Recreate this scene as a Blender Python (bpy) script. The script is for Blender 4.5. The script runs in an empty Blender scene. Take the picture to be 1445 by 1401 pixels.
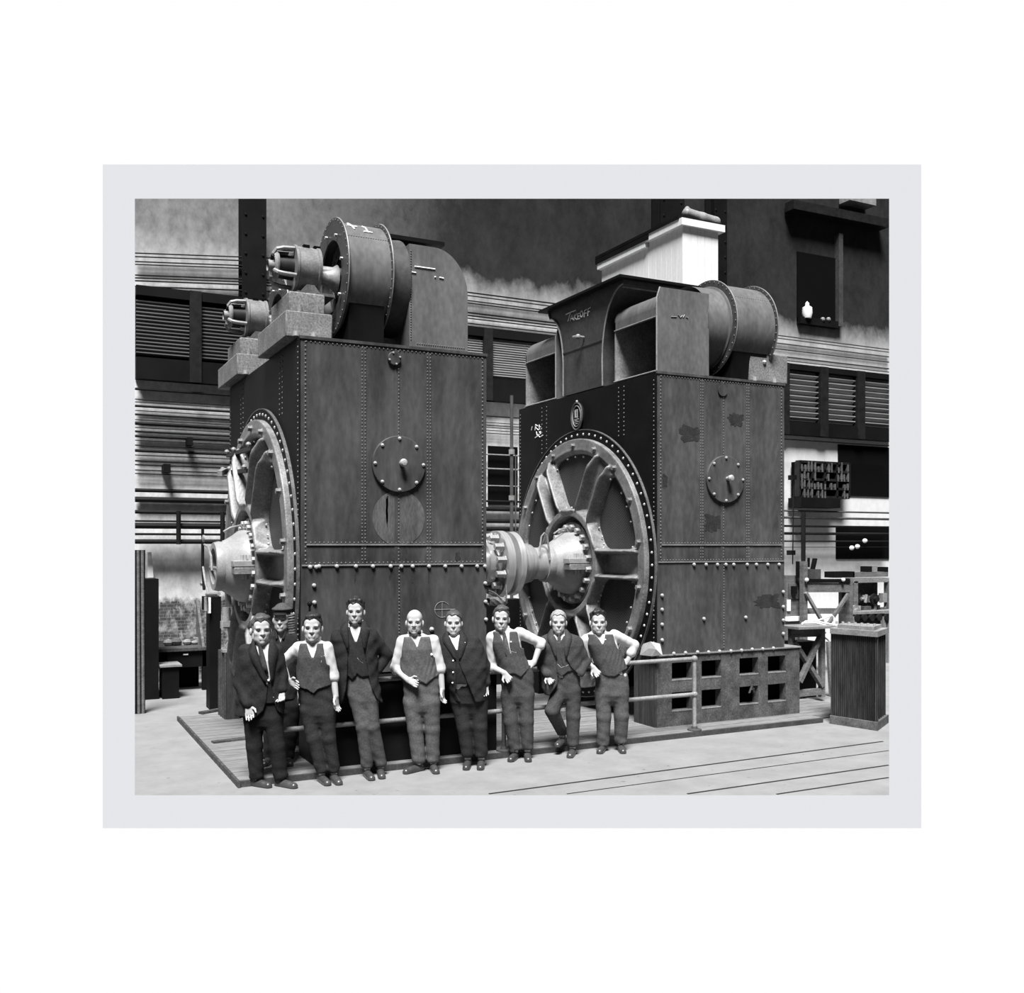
import bpy, bmesh, math, random
import numpy as np
from mathutils import Vector, Matrix
from math import sin, cos, pi, atan2, radians, degrees, sqrt, tan
random.seed(7)
rng = np.random.default_rng(11)
SC = bpy.context.scene
COL = SC.collection

# ------------------------------------------------------------------ camera
F_PX, CX, CY, EYE = 1364.0, 722.5, 770.0, 2.4        # focal length, vanishing centre (1445x1401 frame), eye height
PHI = math.atan((3400 - CX) / F_PX)                   # angle from the view axis to the shaft direction (world X)
FWD = Vector((cos(PHI), sin(PHI), 0)); RGT = Vector((sin(PHI), -cos(PHI), 0)); UP = Vector((0, 0, 1))
EYEP = Vector((0, 0, EYE))
cam = bpy.data.cameras.new('camera'); camo = bpy.data.objects.new('camera', cam); COL.objects.link(camo)
cam.sensor_fit = 'HORIZONTAL'; cam.sensor_width = 36.0
cam.lens = F_PX / 1445 * 36; cam.shift_x = 0.0; cam.shift_y = (CY - 700.5) / 1445
cam.clip_start = .1; cam.clip_end = 400
camo.matrix_world = Matrix(((RGT.x, UP.x, -FWD.x, 0), (RGT.y, UP.y, -FWD.y, 0), (RGT.z, UP.z, -FWD.z, EYE), (0, 0, 0, 1)))
SC.camera = camo
SC.view_settings.view_transform = 'Standard'; SC.view_settings.look = 'None'
SC.view_settings.exposure = 0.0; SC.view_settings.gamma = 1.0; SC.view_settings.use_curve_mapping = False

# ------------------------------------------------------------------ sky and sun
W = bpy.data.worlds.new('sky'); SC.world = W; W.use_nodes = True
nt = W.node_tree; nt.nodes.clear()
tc = nt.nodes.new('ShaderNodeTexCoord')
dot = nt.nodes.new('ShaderNodeVectorMath'); dot.operation = 'DOT_PRODUCT'
ax = (FWD + UP * .05).normalized(); dot.inputs[1].default_value = ax
nt.links.new(tc.outputs['Generated'], dot.inputs[0])
rp = nt.nodes.new('ShaderNodeValToRGB')
rp.color_ramp.elements[0].position = .62; rp.color_ramp.elements[0].color = (.08, .08, .08, 1)
rp.color_ramp.elements[1].position = .72; rp.color_ramp.elements[1].color = (1, 1, 1, 1)
nt.links.new(dot.outputs['Value'], rp.inputs[0])
bgn = nt.nodes.new('ShaderNodeBackground'); bgn.inputs['Strength'].default_value = 1.0
nt.links.new(rp.outputs[0], bgn.inputs[0])
wo = nt.nodes.new('ShaderNodeOutputWorld'); nt.links.new(bgn.outputs[0], wo.inputs[0])
sun = bpy.data.lights.new('sun', 'SUN'); suno = bpy.data.objects.new('sun', sun); COL.objects.link(suno)
sun.energy = 9.2; sun.angle = radians(20)
SUND = Vector((-.26, -.42, .92)).normalized()
suno.rotation_euler = SUND.to_track_quat('Z', 'Y').to_euler(); suno.location = (0, -5, 20)

# ------------------------------------------------------------------ helpers
def at(px, py, axis, val):
    """the point seen at pixel (px, py) of the 1445x1401 frame on the plane axis = val"""
    d = FWD + RGT * ((px - CX) / F_PX) + UP * ((CY - py) / F_PX)
    return EYEP + d * ((val - EYEP[axis]) / d[axis])

def scale_at(p):
    return F_PX / (Vector(p) - EYEP).dot(FWD)

MATS = {}
def mat(name, v, rough=.6, metal=0.0, var=0.0, sc=3.0, stretch=(1, 1, 1), spec=.5, fine=0.0, bump=0.0, tint=None, lo=None, hi=None, rot=None):
    """grey procedural paint: base value v, mottling by two noises"""
    if name in MATS: return MATS[name]
    m = bpy.data.materials.new(name); m.use_nodes = True; n = m.node_tree.nodes; l = m.node_tree.links
    b = n['Principled BSDF']
    b.inputs['Roughness'].default_value = rough; b.inputs['Metallic'].default_value = metal
    b.inputs['Specular IOR Level'].default_value = spec
    t = tint or (1, 1, 1)
    col = lambda x: (max(x, 0) * t[0], max(x, 0) * t[1], max(x, 0) * t[2], 1)
    if var or fine or bump:
        c = n.new('ShaderNodeTexCoord'); mp = n.new('ShaderNodeMapping'); mp.inputs['Scale'].default_value = stretch
        if rot: mp.inputs['Rotation'].default_value = rot
        l.new(c.outputs['Object'], mp.inputs['Vector'])
        no = n.new('ShaderNodeTexNoise'); no.inputs['Scale'].default_value = sc; no.inputs['Detail'].default_value = 8; no.inputs['Roughness'].default_value = .65
        l.new(mp.outputs[0], no.inputs['Vector'])
        r = n.new('ShaderNodeValToRGB')
        r.color_ramp.elements[0].position = .32 if lo is None else lo; r.color_ramp.elements[1].position = .68 if hi is None else hi
        r.color_ramp.elements[0].color = col(v * (1 - var)); r.color_ramp.elements[1].color = col(v * (1 + var))
        l.new(no.outputs[0], r.inputs[0]); out = r.outputs[0]
        if fine:
            n2 = n.new('ShaderNodeTexNoise'); n2.inputs['Scale'].default_value = sc * 9; n2.inputs['Detail'].default_value = 5
            l.new(mp.outputs[0], n2.inputs['Vector'])
            r2 = n.new('ShaderNodeValToRGB'); r2.color_ramp.elements[0].position = .35; r2.color_ramp.elements[1].position = .7
            r2.color_ramp.elements[0].color = (1 - fine,) * 3 + (1,); r2.color_ramp.elements[1].color = (1 + fine,) * 3 + (1,)
            l.new(n2.outputs[0], r2.inputs[0])
            mx = n.new('ShaderNodeMix'); mx.data_type = 'RGBA'; mx.blend_type = 'MULTIPLY'; mx.inputs[0].default_value = 1
            l.new(out, mx.inputs[6]); l.new(r2.outputs[0], mx.inputs[7]); out = mx.outputs[2]
        l.new(out, b.inputs['Base Color'])
        if bump:
            bp = n.new('ShaderNodeBump'); bp.inputs['Strength'].default_value = bump; bp.inputs['Distance'].default_value = .02
            n3 = n.new('ShaderNodeTexNoise'); n3.inputs['Scale'].default_value = sc * 6; n3.inputs['Detail'].default_value = 4
            l.new(mp.outputs[0], n3.inputs['Vector']); l.new(n3.outputs[0], bp.inputs['Height']); l.new(bp.outputs[0], b.inputs['Normal'])
    else:
        b.inputs['Base Color'].default_value = col(v)
    MATS[name] = m
    return m

ORG = {}                                              # object name -> world origin
def thing(name, label, cat, loc=(0, 0, 0), group=None):
    o = bpy.data.objects.new(name, None); COL.objects.link(o); o.location = loc; o.empty_display_size = .2
    o['label'] = label; o['category'] = cat
    if group: o['group'] = group
    ORG[o.name] = Vector(loc)
    return o

def tag(o, label, cat, group=None):
    o['label'] = label; o['category'] = cat
    if group: o['group'] = group
    return o

def struct(o):
    o['kind'] = 'structure'; return o

def edge_plane(px, py):
    # a side of the built set: vertical plane at image column px, or the sloping top edge at image row py
    if px is not None:
        r = FWD + RGT * ((px - CX) / F_PX); n = Vector((r.y, -r.x, 0)).normalized()      # points to the right
        return n if px > CX else -n
    r = FWD + UP * ((CY - py) / F_PX); return RGT.cross(r).normalized()
SET_EDGES = [edge_plane(190.3, None), edge_plane(1254.7, None), edge_plane(None, 280.3)]
def trim_to_set(bm, org):
    # the built part of the hall ends here: whatever runs on past its edge is sawn off and closed
    for n in SET_EDGES:
        if max(((v.co + org - EYEP).dot(n) for v in bm.verts), default=-1) <= 1e-4: continue
        r = bmesh.ops.bisect_plane(bm, geom=bm.verts[:] + bm.edges[:] + bm.faces[:], plane_co=EYEP - org, plane_no=n, clear_outer=True)
        ed = [e for e in r['geom_cut'] if isinstance(e, bmesh.types.BMEdge)]
        if ed:
            try: bmesh.ops.edgenet_fill(bm, edges=ed)
            except Exception: pass

class MB:
    """collects shapes in world coordinates; build() links them as one mesh object"""
    def __init__(s): s.v = []; s.f = []
    def add(s, vs, fs):
        o = len(s.v); s.v += [tuple(p) for p in vs]; s.f += [tuple(i + o for i in q) for q in fs]; return s
    def box(s, x0, x1, y0, y1, z0, z1):
        return s.add([(x0, y0, z0), (x1, y0, z0), (x1, y1, z0), (x0, y1, z0), (x0, y0, z1), (x1, y0, z1), (x1, y1, z1), (x0, y1, z1)],
                     [(0, 3, 2, 1), (4, 5, 6, 7), (0, 1, 5, 4), (1, 2, 6, 5), (2, 3, 7, 6), (3, 0, 4, 7)])
    def beam(s, a, b, w, h, up=(0, 0, 1)):
        a = Vector(a); b = Vector(b); d = (b - a).normalized(); u = Vector(up)
        x = d.cross(u)
        if x.length < 1e-4: x = d.cross(Vector((1, 0, 0)))
        x.normalize(); u = x.cross(d).normalized()
        vs = [p + x * (sx * w / 2) + u * (su * h / 2) for p in (a, b) for sx, su in ((-1, -1), (1, -1), (1, 1), (-1, 1))]
        return s.add(vs, [(0, 1, 2, 3), (7, 6, 5, 4), (0, 4, 5, 1), (1, 5, 6, 2), (2, 6, 7, 3), (3, 7, 4, 0)])
    def tube(s, pts, r, n=10, cap=True):
        pts = [Vector(p) for p in pts]; rs = r if isinstance(r, (list, tuple)) else [r] * len(pts)
        rings = []; u = None
        for i, p in enumerate(pts):
            d = (pts[min(i + 1, len(pts) - 1)] - pts[max(i - 1, 0)]).normalized()
            if u is None:
                u = d.cross(Vector((0, 0, 1)))
                if u.length < 1e-3: u = d.cross(Vector((1, 0, 0)))
            u = (u - d * u.dot(d)).normalized(); w = d.cross(u)
            rings.append([p + (u * cos(2 * pi * k / n) + w * sin(2 * pi * k / n)) * rs[i] for k in range(n)])
        vs = [q for rg in rings for q in rg]; fs = []
        for i in range(len(pts) - 1):
            for k in range(n):
                fs.append((i * n + k, i * n + (k + 1) % n, (i + 1) * n + (k + 1) % n, (i + 1) * n + k))
        if cap: fs.append(tuple(range(n - 1, -1, -1))); fs.append(tuple((len(pts) - 1) * n + k for k in range(n)))
        return s.add(vs, fs)
    def lathe(s, prof, org, d, n=32, cap=True, a0=0.0, a1=2 * pi):
        """prof: (t along d, radius)"""
        org = Vector(org); d = Vector(d).normalized()
        u = d.cross(Vector((0, 0, 1)))
        if u.length < 1e-3: u = Vector((1, 0, 0))
        u.normalize(); w = d.cross(u)
        full = abs(a1 - a0 - 2 * pi) < 1e-6; m = n if full else n + 1
        vs = [org + d * t + (u * cos(a0 + (a1 - a0) * k / n) + w * sin(a0 + (a1 - a0) * k / n)) * r for t, r in prof for k in range(m)]
        fs = []
        for i in range(len(prof) - 1):
            for k in range(n):
                k2 = (k + 1) % m
                fs.append((i * m + k, i * m + k2, (i + 1) * m + k2, (i + 1) * m + k))
        if cap and full:
            if prof[0][1] > 1e-4: fs.append(tuple(range(m - 1, -1, -1)))
            if prof[-1][1] > 1e-4: fs.append(tuple((len(prof) - 1) * m + k for k in range(m)))
        return s.add(vs, fs)
    def cyl(s, a, b, r, n=20, r2=None):
        a = Vector(a); b = Vector(b)
        return s.lathe([(0, r), ((b - a).length, r if r2 is None else r2)], a, b - a, n)
    def prism(s, poly, axis, lo, hi):
        """poly in the two other axes (x,y / x,z / y,z order) extruded lo..hi along axis"""
        def P(q, t):
            q = list(q); q.insert(axis, t); return tuple(q)
        n = len(poly); vs = [P(q, lo) for q in poly] + [P(q, hi) for q in poly]
        fs = [tuple(range(n - 1, -1, -1)), tuple(range(n, 2 * n))] + [(k, (k + 1) % n, n + (k + 1) % n, n + k) for k in range(n)]
        return s.add(vs, fs)
    def ball(s, c, r, n=10, sq=(1, 1, 1)):
        c = Vector(c); vs = []; fs = []; m = max(4, n // 2)
        for i in range(m + 1):
            t = pi * i / m
            for k in range(n):
                vs.append((c.x + r * sq[0] * sin(t) * cos(2 * pi * k / n), c.y + r * sq[1] * sin(t) * sin(2 * pi * k / n), c.z + r * sq[2] * cos(t)))
        for i in range(m):
            for k in range(n):
                fs.append((i * n + k, (i + 1) * n + k, (i + 1) * n + (k + 1) % n, i * n + (k + 1) % n))
        return s.add(vs, fs)
    def rivet(s, c, nrm, r=.013, h=.009):
        c = Vector(c); nrm = Vector(nrm); u = nrm.orthogonal().normalized(); w = nrm.cross(u)
        vs = [c + (u * cos(pi * k / 3) + w * sin(pi * k / 3)) * r for k in range(6)] + [c + nrm * h * .8 + (u * cos(pi * k / 3) + w * sin(pi * k / 3)) * r * .65 for k in range(6)] + [c + nrm * h]
        return s.add(vs, [(k, (k + 1) % 6, 6 + (k + 1) % 6, 6 + k) for k in range(6)] + [(6 + k, 6 + (k + 1) % 6, 12) for k in range(6)])
    def rivets(s, a, b, n, nrm, r=.013, h=.009):
        a = Vector(a); b = Vector(b)
        for i in range(n): s.rivet(a + (b - a) * (i / max(1, n - 1)), nrm, r, h)
        return s
    def build(s, name, m, parent=None, bevel=0.0, smooth=32, loc=None):
        me = bpy.data.meshes.new(name)
        if parent is not None and loc is None: org = ORG[parent.name]
        elif loc is not None: org = Vector(loc)
        else:
            a = np.array(s.v); lo = a.min(0); hi = a.max(0)
            org = Vector(((lo[0] + hi[0]) / 2, (lo[1] + hi[1]) / 2, lo[2]))
        me.from_pydata([(v[0] - org.x, v[1] - org.y, v[2] - org.z) for v in s.v], [], s.f)
        me.update(); bm = bmesh.new(); bm.from_mesh(me)
        if name != 'paper_backdrop' and not (parent is not None and loc is not None): trim_to_set(bm, org)
        bmesh.ops.recalc_face_normals(bm, faces=bm.faces); bm.to_mesh(me); bm.free()
        me.materials.append(m)
        if smooth: me.shade_smooth(); me.set_sharp_from_angle(angle=radians(smooth))
        o = bpy.data.objects.new(name, me); COL.objects.link(o)
        if parent is not None: o.parent = parent
        else: o.location = org
        ORG[o.name] = Vector(org)
        if bevel:
            b = o.modifiers.new('bevel', 'BEVEL'); b.width = bevel; b.segments = 2; b.limit_method = 'ANGLE'; b.angle_limit = radians(40)
        return o

def scatter(name, mb, pts, m, parent):
    # one small mesh, an object of its own at every point (shared mesh data)
    first = None
    for p in pts:
        if first is None: first = o = mb.build(name, m, parent, loc=(0, 0, 0))
        else: o = first.copy(); COL.objects.link(o); o.parent = parent
        o.location = Vector(p) - ORG[parent.name]

def raw_mesh(name, verts, faces, m, parent=None, loc=(0, 0, 0)):
    me = bpy.data.meshes.new(name)
    me.from_pydata(verts, [], faces); me.update(); me.materials.append(m); me.shade_smooth()
    o = bpy.data.objects.new(name, me); COL.objects.link(o)
    if parent is not None: o.parent = parent
    o.location = loc
    return o

# ------------------------------------------------------------------ distance-field modelling
class Field:
    def __init__(s, lo, hi, h):
        s.lo = np.array(lo, float); s.h = h
        n = np.ceil((np.array(hi) - s.lo) / h).astype(int) + 1
        s.d = np.full(n, 1.0, np.float32)
        s.ax = [(s.lo[i] + h * np.arange(n[i])).astype(np.float32) for i in range(3)]
    def sl(s, lo, hi):
        r = []
        for i in range(3):
            a = int(np.clip(np.floor((lo[i] - s.lo[i]) / s.h), 0, len(s.ax[i]) - 1)); b = int(np.clip(np.ceil((hi[i] - s.lo[i]) / s.h) + 1, a + 1, len(s.ax[i])))
            r.append(slice(a, b))
        return tuple(r)
    def grid(s, sl):
        return s.ax[0][sl[0]][:, None, None], s.ax[1][sl[1]][None, :, None], s.ax[2][sl[2]][None, None, :]
    def put(s, fn, lo, hi, k=.01, op='u'):
        m = k + 3 * s.h
        sl = s.sl([q - m for q in lo], [q + m for q in hi]); X, Y, Z = s.grid(sl)
        v = fn(X, Y, Z); d = s.d[sl]
        if op == 'u':
            hh = np.clip(.5 + .5 * (v - d) / k, 0, 1); s.d[sl] = v * (1 - hh) + d * hh - k * hh * (1 - hh)
        elif op == 's':
            v = -v; hh = np.clip(.5 - .5 * (v - d) / k, 0, 1); s.d[sl] = v * (1 - hh) + d * hh + k * hh * (1 - hh)
        elif op == 'i':
            s.d[sl] = np.maximum(d, v)
    def cap(s, a, b, r1, r2=None, k=.01, sy=1.0, op='u'):
        r2 = r1 if r2 is None else r2; a = np.array(a, float); b = np.array(b, float); ab = b - a
        A = np.array([1, 1 / sy, 1]); L2 = ((ab * A) ** 2).sum() + 1e-9
        def fn(X, Y, Z):
            px, py, pz = X - a[0], (Y - a[1]) / sy, Z - a[2]
            t = np.clip((px * ab[0] + py * ab[1] / sy + pz * ab[2]) / L2, 0, 1)
            return (np.sqrt((px - t * ab[0]) ** 2 + (py - t * ab[1] / sy) ** 2 + (pz - t * ab[2]) ** 2) - (r1 + (r2 - r1) * t)) * min(1, sy)
        r = max(r1, r2); rr = np.array([r, r * sy, r])
        s.put(fn, np.minimum(a, b) - rr, np.maximum(a, b) + rr, k, op)
    def ell(s, c, r, k=.01, yaw=0.0, op='u'):
        c = np.array(c, float); ca, sa = cos(yaw), sin(yaw)
        def fn(X, Y, Z):
            x, y, z = X - c[0], Y - c[1], Z - c[2]
            u = (x * ca + y * sa) / r[0]; v = (-x * sa + y * ca) / r[1]; w = z / r[2]
            k0 = np.sqrt(u * u + v * v + w * w); k1 = np.sqrt((u / r[0]) ** 2 + (v / r[1]) ** 2 + (w / r[2]) ** 2) + 1e-6
            return k0 * (k0 - 1) / k1
        R = max(r[0], r[1]); s.put(fn, c - [R, R, r[2]], c + [R, R, r[2]], k, op)
    def loft(s, rows, off=0.0, k=.02, p=2.3, op='u'):
        """rows: (z, cx, cy, a, b) sections, sorted by z"""
        rows = sorted(rows); R = np.array(rows, np.float32)
        def fn(X, Y, Z):
            z = Z.ravel(); zc = np.clip(z, R[0, 0], R[-1, 0])
            I = [np.interp(zc, R[:, 0], R[:, i]).astype(np.float32)[None, None, :] for i in (1, 2, 3, 4)]
            a, b = I[2] + off, I[3] + off
            rho = (np.abs((X - I[0]) / a) ** p + np.abs((Y - I[1]) / b) ** p) ** (1 / p)
            d = (rho - 1) * np.minimum(a, b)
            dz = np.maximum(np.maximum(R[0, 0] - z, z - R[-1, 0]), -1)[None, None, :].astype(np.float32)
            return np.maximum(d, dz)
        A = R[:, 3].max() + off; B = R[:, 4].max() + off
        s.put(fn, (R[:, 1].min() - A, R[:, 2].min() - B, R[0, 0]), (R[:, 1].max() + A, R[:, 2].max() + B, R[-1, 0]), k, op)
    def mesh(s, smooth=3):
        d = s.d; sg = d < 0; n = d.shape
        c = np.zeros([q - 1 for q in n], np.int8)
        for i in (0, 1):
            for j in (0, 1):
                for k in (0, 1): c += sg[i:n[0] - 1 + i, j:n[1] - 1 + j, k:n[2] - 1 + k]
        act = (c > 0) & (c < 8); idx = np.argwhere(act)
        idm = np.full(act.shape, -1, np.int64); idm[act] = np.arange(len(idx))
        acc = np.zeros((len(idx), 3)); cnt = np.zeros(len(idx))
        cor = [(i, j, k) for i in (0, 1) for j in (0, 1) for k in (0, 1)]
        for a in cor:
            for b in cor:
                if sum(b) - sum(a) == 1 and all(y >= x for x, y in zip(a, b)):
                    d0 = d[idx[:, 0] + a[0], idx[:, 1] + a[1], idx[:, 2] + a[2]]; d1 = d[idx[:, 0] + b[0], idx[:, 1] + b[1], idx[:, 2] + b[2]]
                    m = (d0 < 0) != (d1 < 0); t = np.where(m, d0 / np.where(m, d0 - d1, 1), 0)
                    acc += m[:, None] * (np.array(a) + (np.array(b) - np.array(a)) * t[:, None]); cnt += m
        V = s.lo + s.h * (idx + acc / np.maximum(cnt, 1)[:, None])
        FS = []
        for axx in range(3):
            o = [q for q in range(3) if q != axx]
            a = [slice(1, -1)] * 3; a[axx] = slice(0, -1); b = [slice(1, -1)] * 3; b[axx] = slice(1, None)
            s0 = sg[tuple(a)]; s1 = sg[tuple(b)]; e = np.argwhere(s0 != s1)
            if not len(e): continue
            inv = s0[e[:, 0], e[:, 1], e[:, 2]]
            e = e.copy(); e[:, o[0]] += 1; e[:, o[1]] += 1
            def cell(du, dv):
                q = e.copy(); q[:, o[0]] += du; q[:, o[1]] += dv; return idm[q[:, 0], q[:, 1], q[:, 2]]
            Q = np.stack([cell(-1, -1), cell(0, -1), cell(0, 0), cell(-1, 0)], 1)
            flip = inv if axx != 1 else ~inv
            Q = np.where(flip[:, None], Q, Q[:, ::-1]); FS.append(Q)
        FQ = np.concatenate(FS) if FS else np.zeros((0, 4), int)
        FQ = FQ[(FQ >= 0).all(1)]
        E = np.concatenate([FQ[:, [0, 1]], FQ[:, [1, 2]], FQ[:, [2, 3]], FQ[:, [3, 0]]]); n_ = len(V)
        if len(E):
            dg = np.maximum(np.bincount(E[:, 0], minlength=n_) + np.bincount(E[:, 1], minlength=n_), 1)[:, None]
            for lam in (.5, -.52) * smooth:
                A = np.stack([np.bincount(E[:, 0], V[E[:, 1], i], n_) + np.bincount(E[:, 1], V[E[:, 0], i], n_) for i in range(3)], 1) / dg
                V = V + lam * (A - V)
        return V, FQ

def np_mesh(name, V, Q, m, parent=None):
    me = bpy.data.meshes.new(name)
    me.vertices.add(len(V)); me.vertices.foreach_set('co', np.ascontiguousarray(V, np.float32).ravel())
    me.loops.add(len(Q) * 4); me.loops.foreach_set('vertex_index', np.ascontiguousarray(Q, np.int32).ravel())
    me.polygons.add(len(Q)); me.polygons.foreach_set('loop_start', np.arange(0, len(Q) * 4, 4, dtype=np.int32))
    me.update(calc_edges=True); me.validate(); me.materials.append(m); me.shade_smooth()
    o = bpy.data.objects.new(name, me); COL.objects.link(o)
    if parent is not None: o.parent = parent
    return o
# ------------------------------------------------------------------ materials
BLACK = mat('black_paint', .006, .6, var=.4, sc=2, spec=.12)
IRON = mat('black_iron', .013, .5, var=.5, sc=6, spec=.25)
FRONT = mat('casing_paint', .057, .55, var=.62, sc=1.3, stretch=(1.6, 1.6, .55), fine=.16, spec=.25, bump=.1)
FRONTR = mat('casing_paint_light', .07, .55, var=.46, sc=1.2, stretch=(1.6, 1.6, .6), fine=.2, spec=.25, bump=.1)
SPIDER = mat('cast_grey_paint', .19, .42, var=.4, sc=5, fine=.25, spec=.4)
HUB = mat('bearing_paint', .30, .45, var=.18, sc=5, fine=.1, spec=.4)
STEEL = mat('machined_steel', .5, .3, metal=.45, var=.2, sc=4, stretch=(8, 1, 1))
BOLT = mat('bright_bolt', .45, .4, metal=.2, spec=.5)
RIVET = mat('rivet_grey', .16, .5)
CONC = mat('concrete', .22, .85, var=.25, sc=5, fine=.35, spec=.2)
CONCS = mat('concrete_dark', .12, .9, var=.3, sc=5, fine=.3, spec=.2)
DUCT = mat('duct_sheet', .13, .5, var=.25, sc=1.6, stretch=(1.5, 1.5, .7), fine=.15, spec=.3)
DUCTD = mat('duct_sheet_dark', .06, .5, var=.3, sc=2, fine=.2, spec=.3)
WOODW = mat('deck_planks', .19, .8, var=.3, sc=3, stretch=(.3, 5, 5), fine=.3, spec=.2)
WOODD = mat('dark_wood', .05, .7, var=.5, sc=4, stretch=(6, 6, .4), fine=.4, spec=.25)
WHITEB = mat('white_boards', .84, .7, var=.06, sc=3, stretch=(6, 6, .5), fine=.08, spec=.2)
PIPE = mat('dark_pipe', .009, .6, var=.4, sc=3, spec=.2)
PIPEG = mat('grey_pipe', .07, .6, var=.4, sc=3, spec=.2)
CHALK = mat('chalk_white', .95, .9, spec=.1)
RUSTG = mat('mid_grey_iron', .11, .6, var=.4, sc=5, fine=.3, spec=.3)
LIGHTG = mat('pale_metal', .25, .5, var=.3, sc=5, fine=.2)
HOLE = mat('painted_deep_shadow', .004, .9, spec=.05)  # near-black, puts the shade of openings, gaps and recesses into the colour

YW = 18.0                                             # back wall
# floor: concrete with dark joints along the machines' direction in the near right area
def floor_mat():
    m = bpy.data.materials.new('shop_floor'); m.use_nodes = True; n = m.node_tree.nodes; l = m.node_tree.links
    b = n['Principled BSDF']; b.inputs['Roughness'].default_value = .85; b.inputs['Specular IOR Level'].default_value = .2
    c = n.new('ShaderNodeTexCoord'); no = n.new('ShaderNodeTexNoise'); no.inputs['Scale'].default_value = 2.2; no.inputs['Detail'].default_value = 10; no.inputs['Roughness'].default_value = .7
    l.new(c.outputs['Object'], no.inputs['Vector'])
    r = n.new('ShaderNodeValToRGB'); r.color_ramp.elements[0].position = .3; r.color_ramp.elements[1].position = .7
    r.color_ramp.elements[0].color = (.195, .195, .195, 1); r.color_ramp.elements[1].color = (.265, .265, .265, 1)
    l.new(no.outputs[0], r.inputs[0])
    # small dark specks of dirt
    n2 = n.new('ShaderNodeTexNoise'); n2.inputs['Scale'].default_value = 9; n2.inputs['Detail'].default_value = 4; l.new(c.outputs['Object'], n2.inputs['Vector'])
    r2 = n.new('ShaderNodeValToRGB'); r2.color_ramp.elements[0].position = .68; r2.color_ramp.elements[1].position = .76
    r2.color_ramp.elements[0].color = (1, 1, 1, 1); r2.color_ramp.elements[1].color = (.45, .45, .45, 1); l.new(n2.outputs[0], r2.inputs[0])
    mx = n.new('ShaderNodeMix'); mx.data_type = 'RGBA'; mx.blend_type = 'MULTIPLY'; mx.inputs[0].default_value = 1
    l.new(r.outputs[0], mx.inputs[6]); l.new(r2.outputs[0], mx.inputs[7]); l.new(mx.outputs[2], b.inputs['Base Color'])
    return m
FLOORM = floor_mat()
fp = [at(190, 1122, 2, 0), at(1255, 1122, 2, 0), at(1255, 800, 1, YW), at(190, 800, 1, YW)]
fl = MB().add([(p.x, p.y, 0) for p in fp], [(0, 1, 2, 3)]).build('floor', FLOORM, loc=(0, 0, 0)); struct(fl)

def clip_line(a, b):
    return a, b
# floor joints (each a sunk dark strip between the boards)
JOINT = mat('floor_joint', .02, .9, spec=.1)
for i, (x0, y0, x1, y1, w) in enumerate([(690, 1120, 1246, 1046, .028), (800, 1120, 1254, 1059, .014), (970, 1120, 1254, 1079.5, .026), (1096, 1120.5, 1254, 1097, .024)]):
    a = at(x0, y0, 2, .002); b = at(x1, y1, 2, .002)
    o = MB().beam(a, b, w, .004).build('trim_%d' % (i + 1), JOINT); struct(o)

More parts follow.
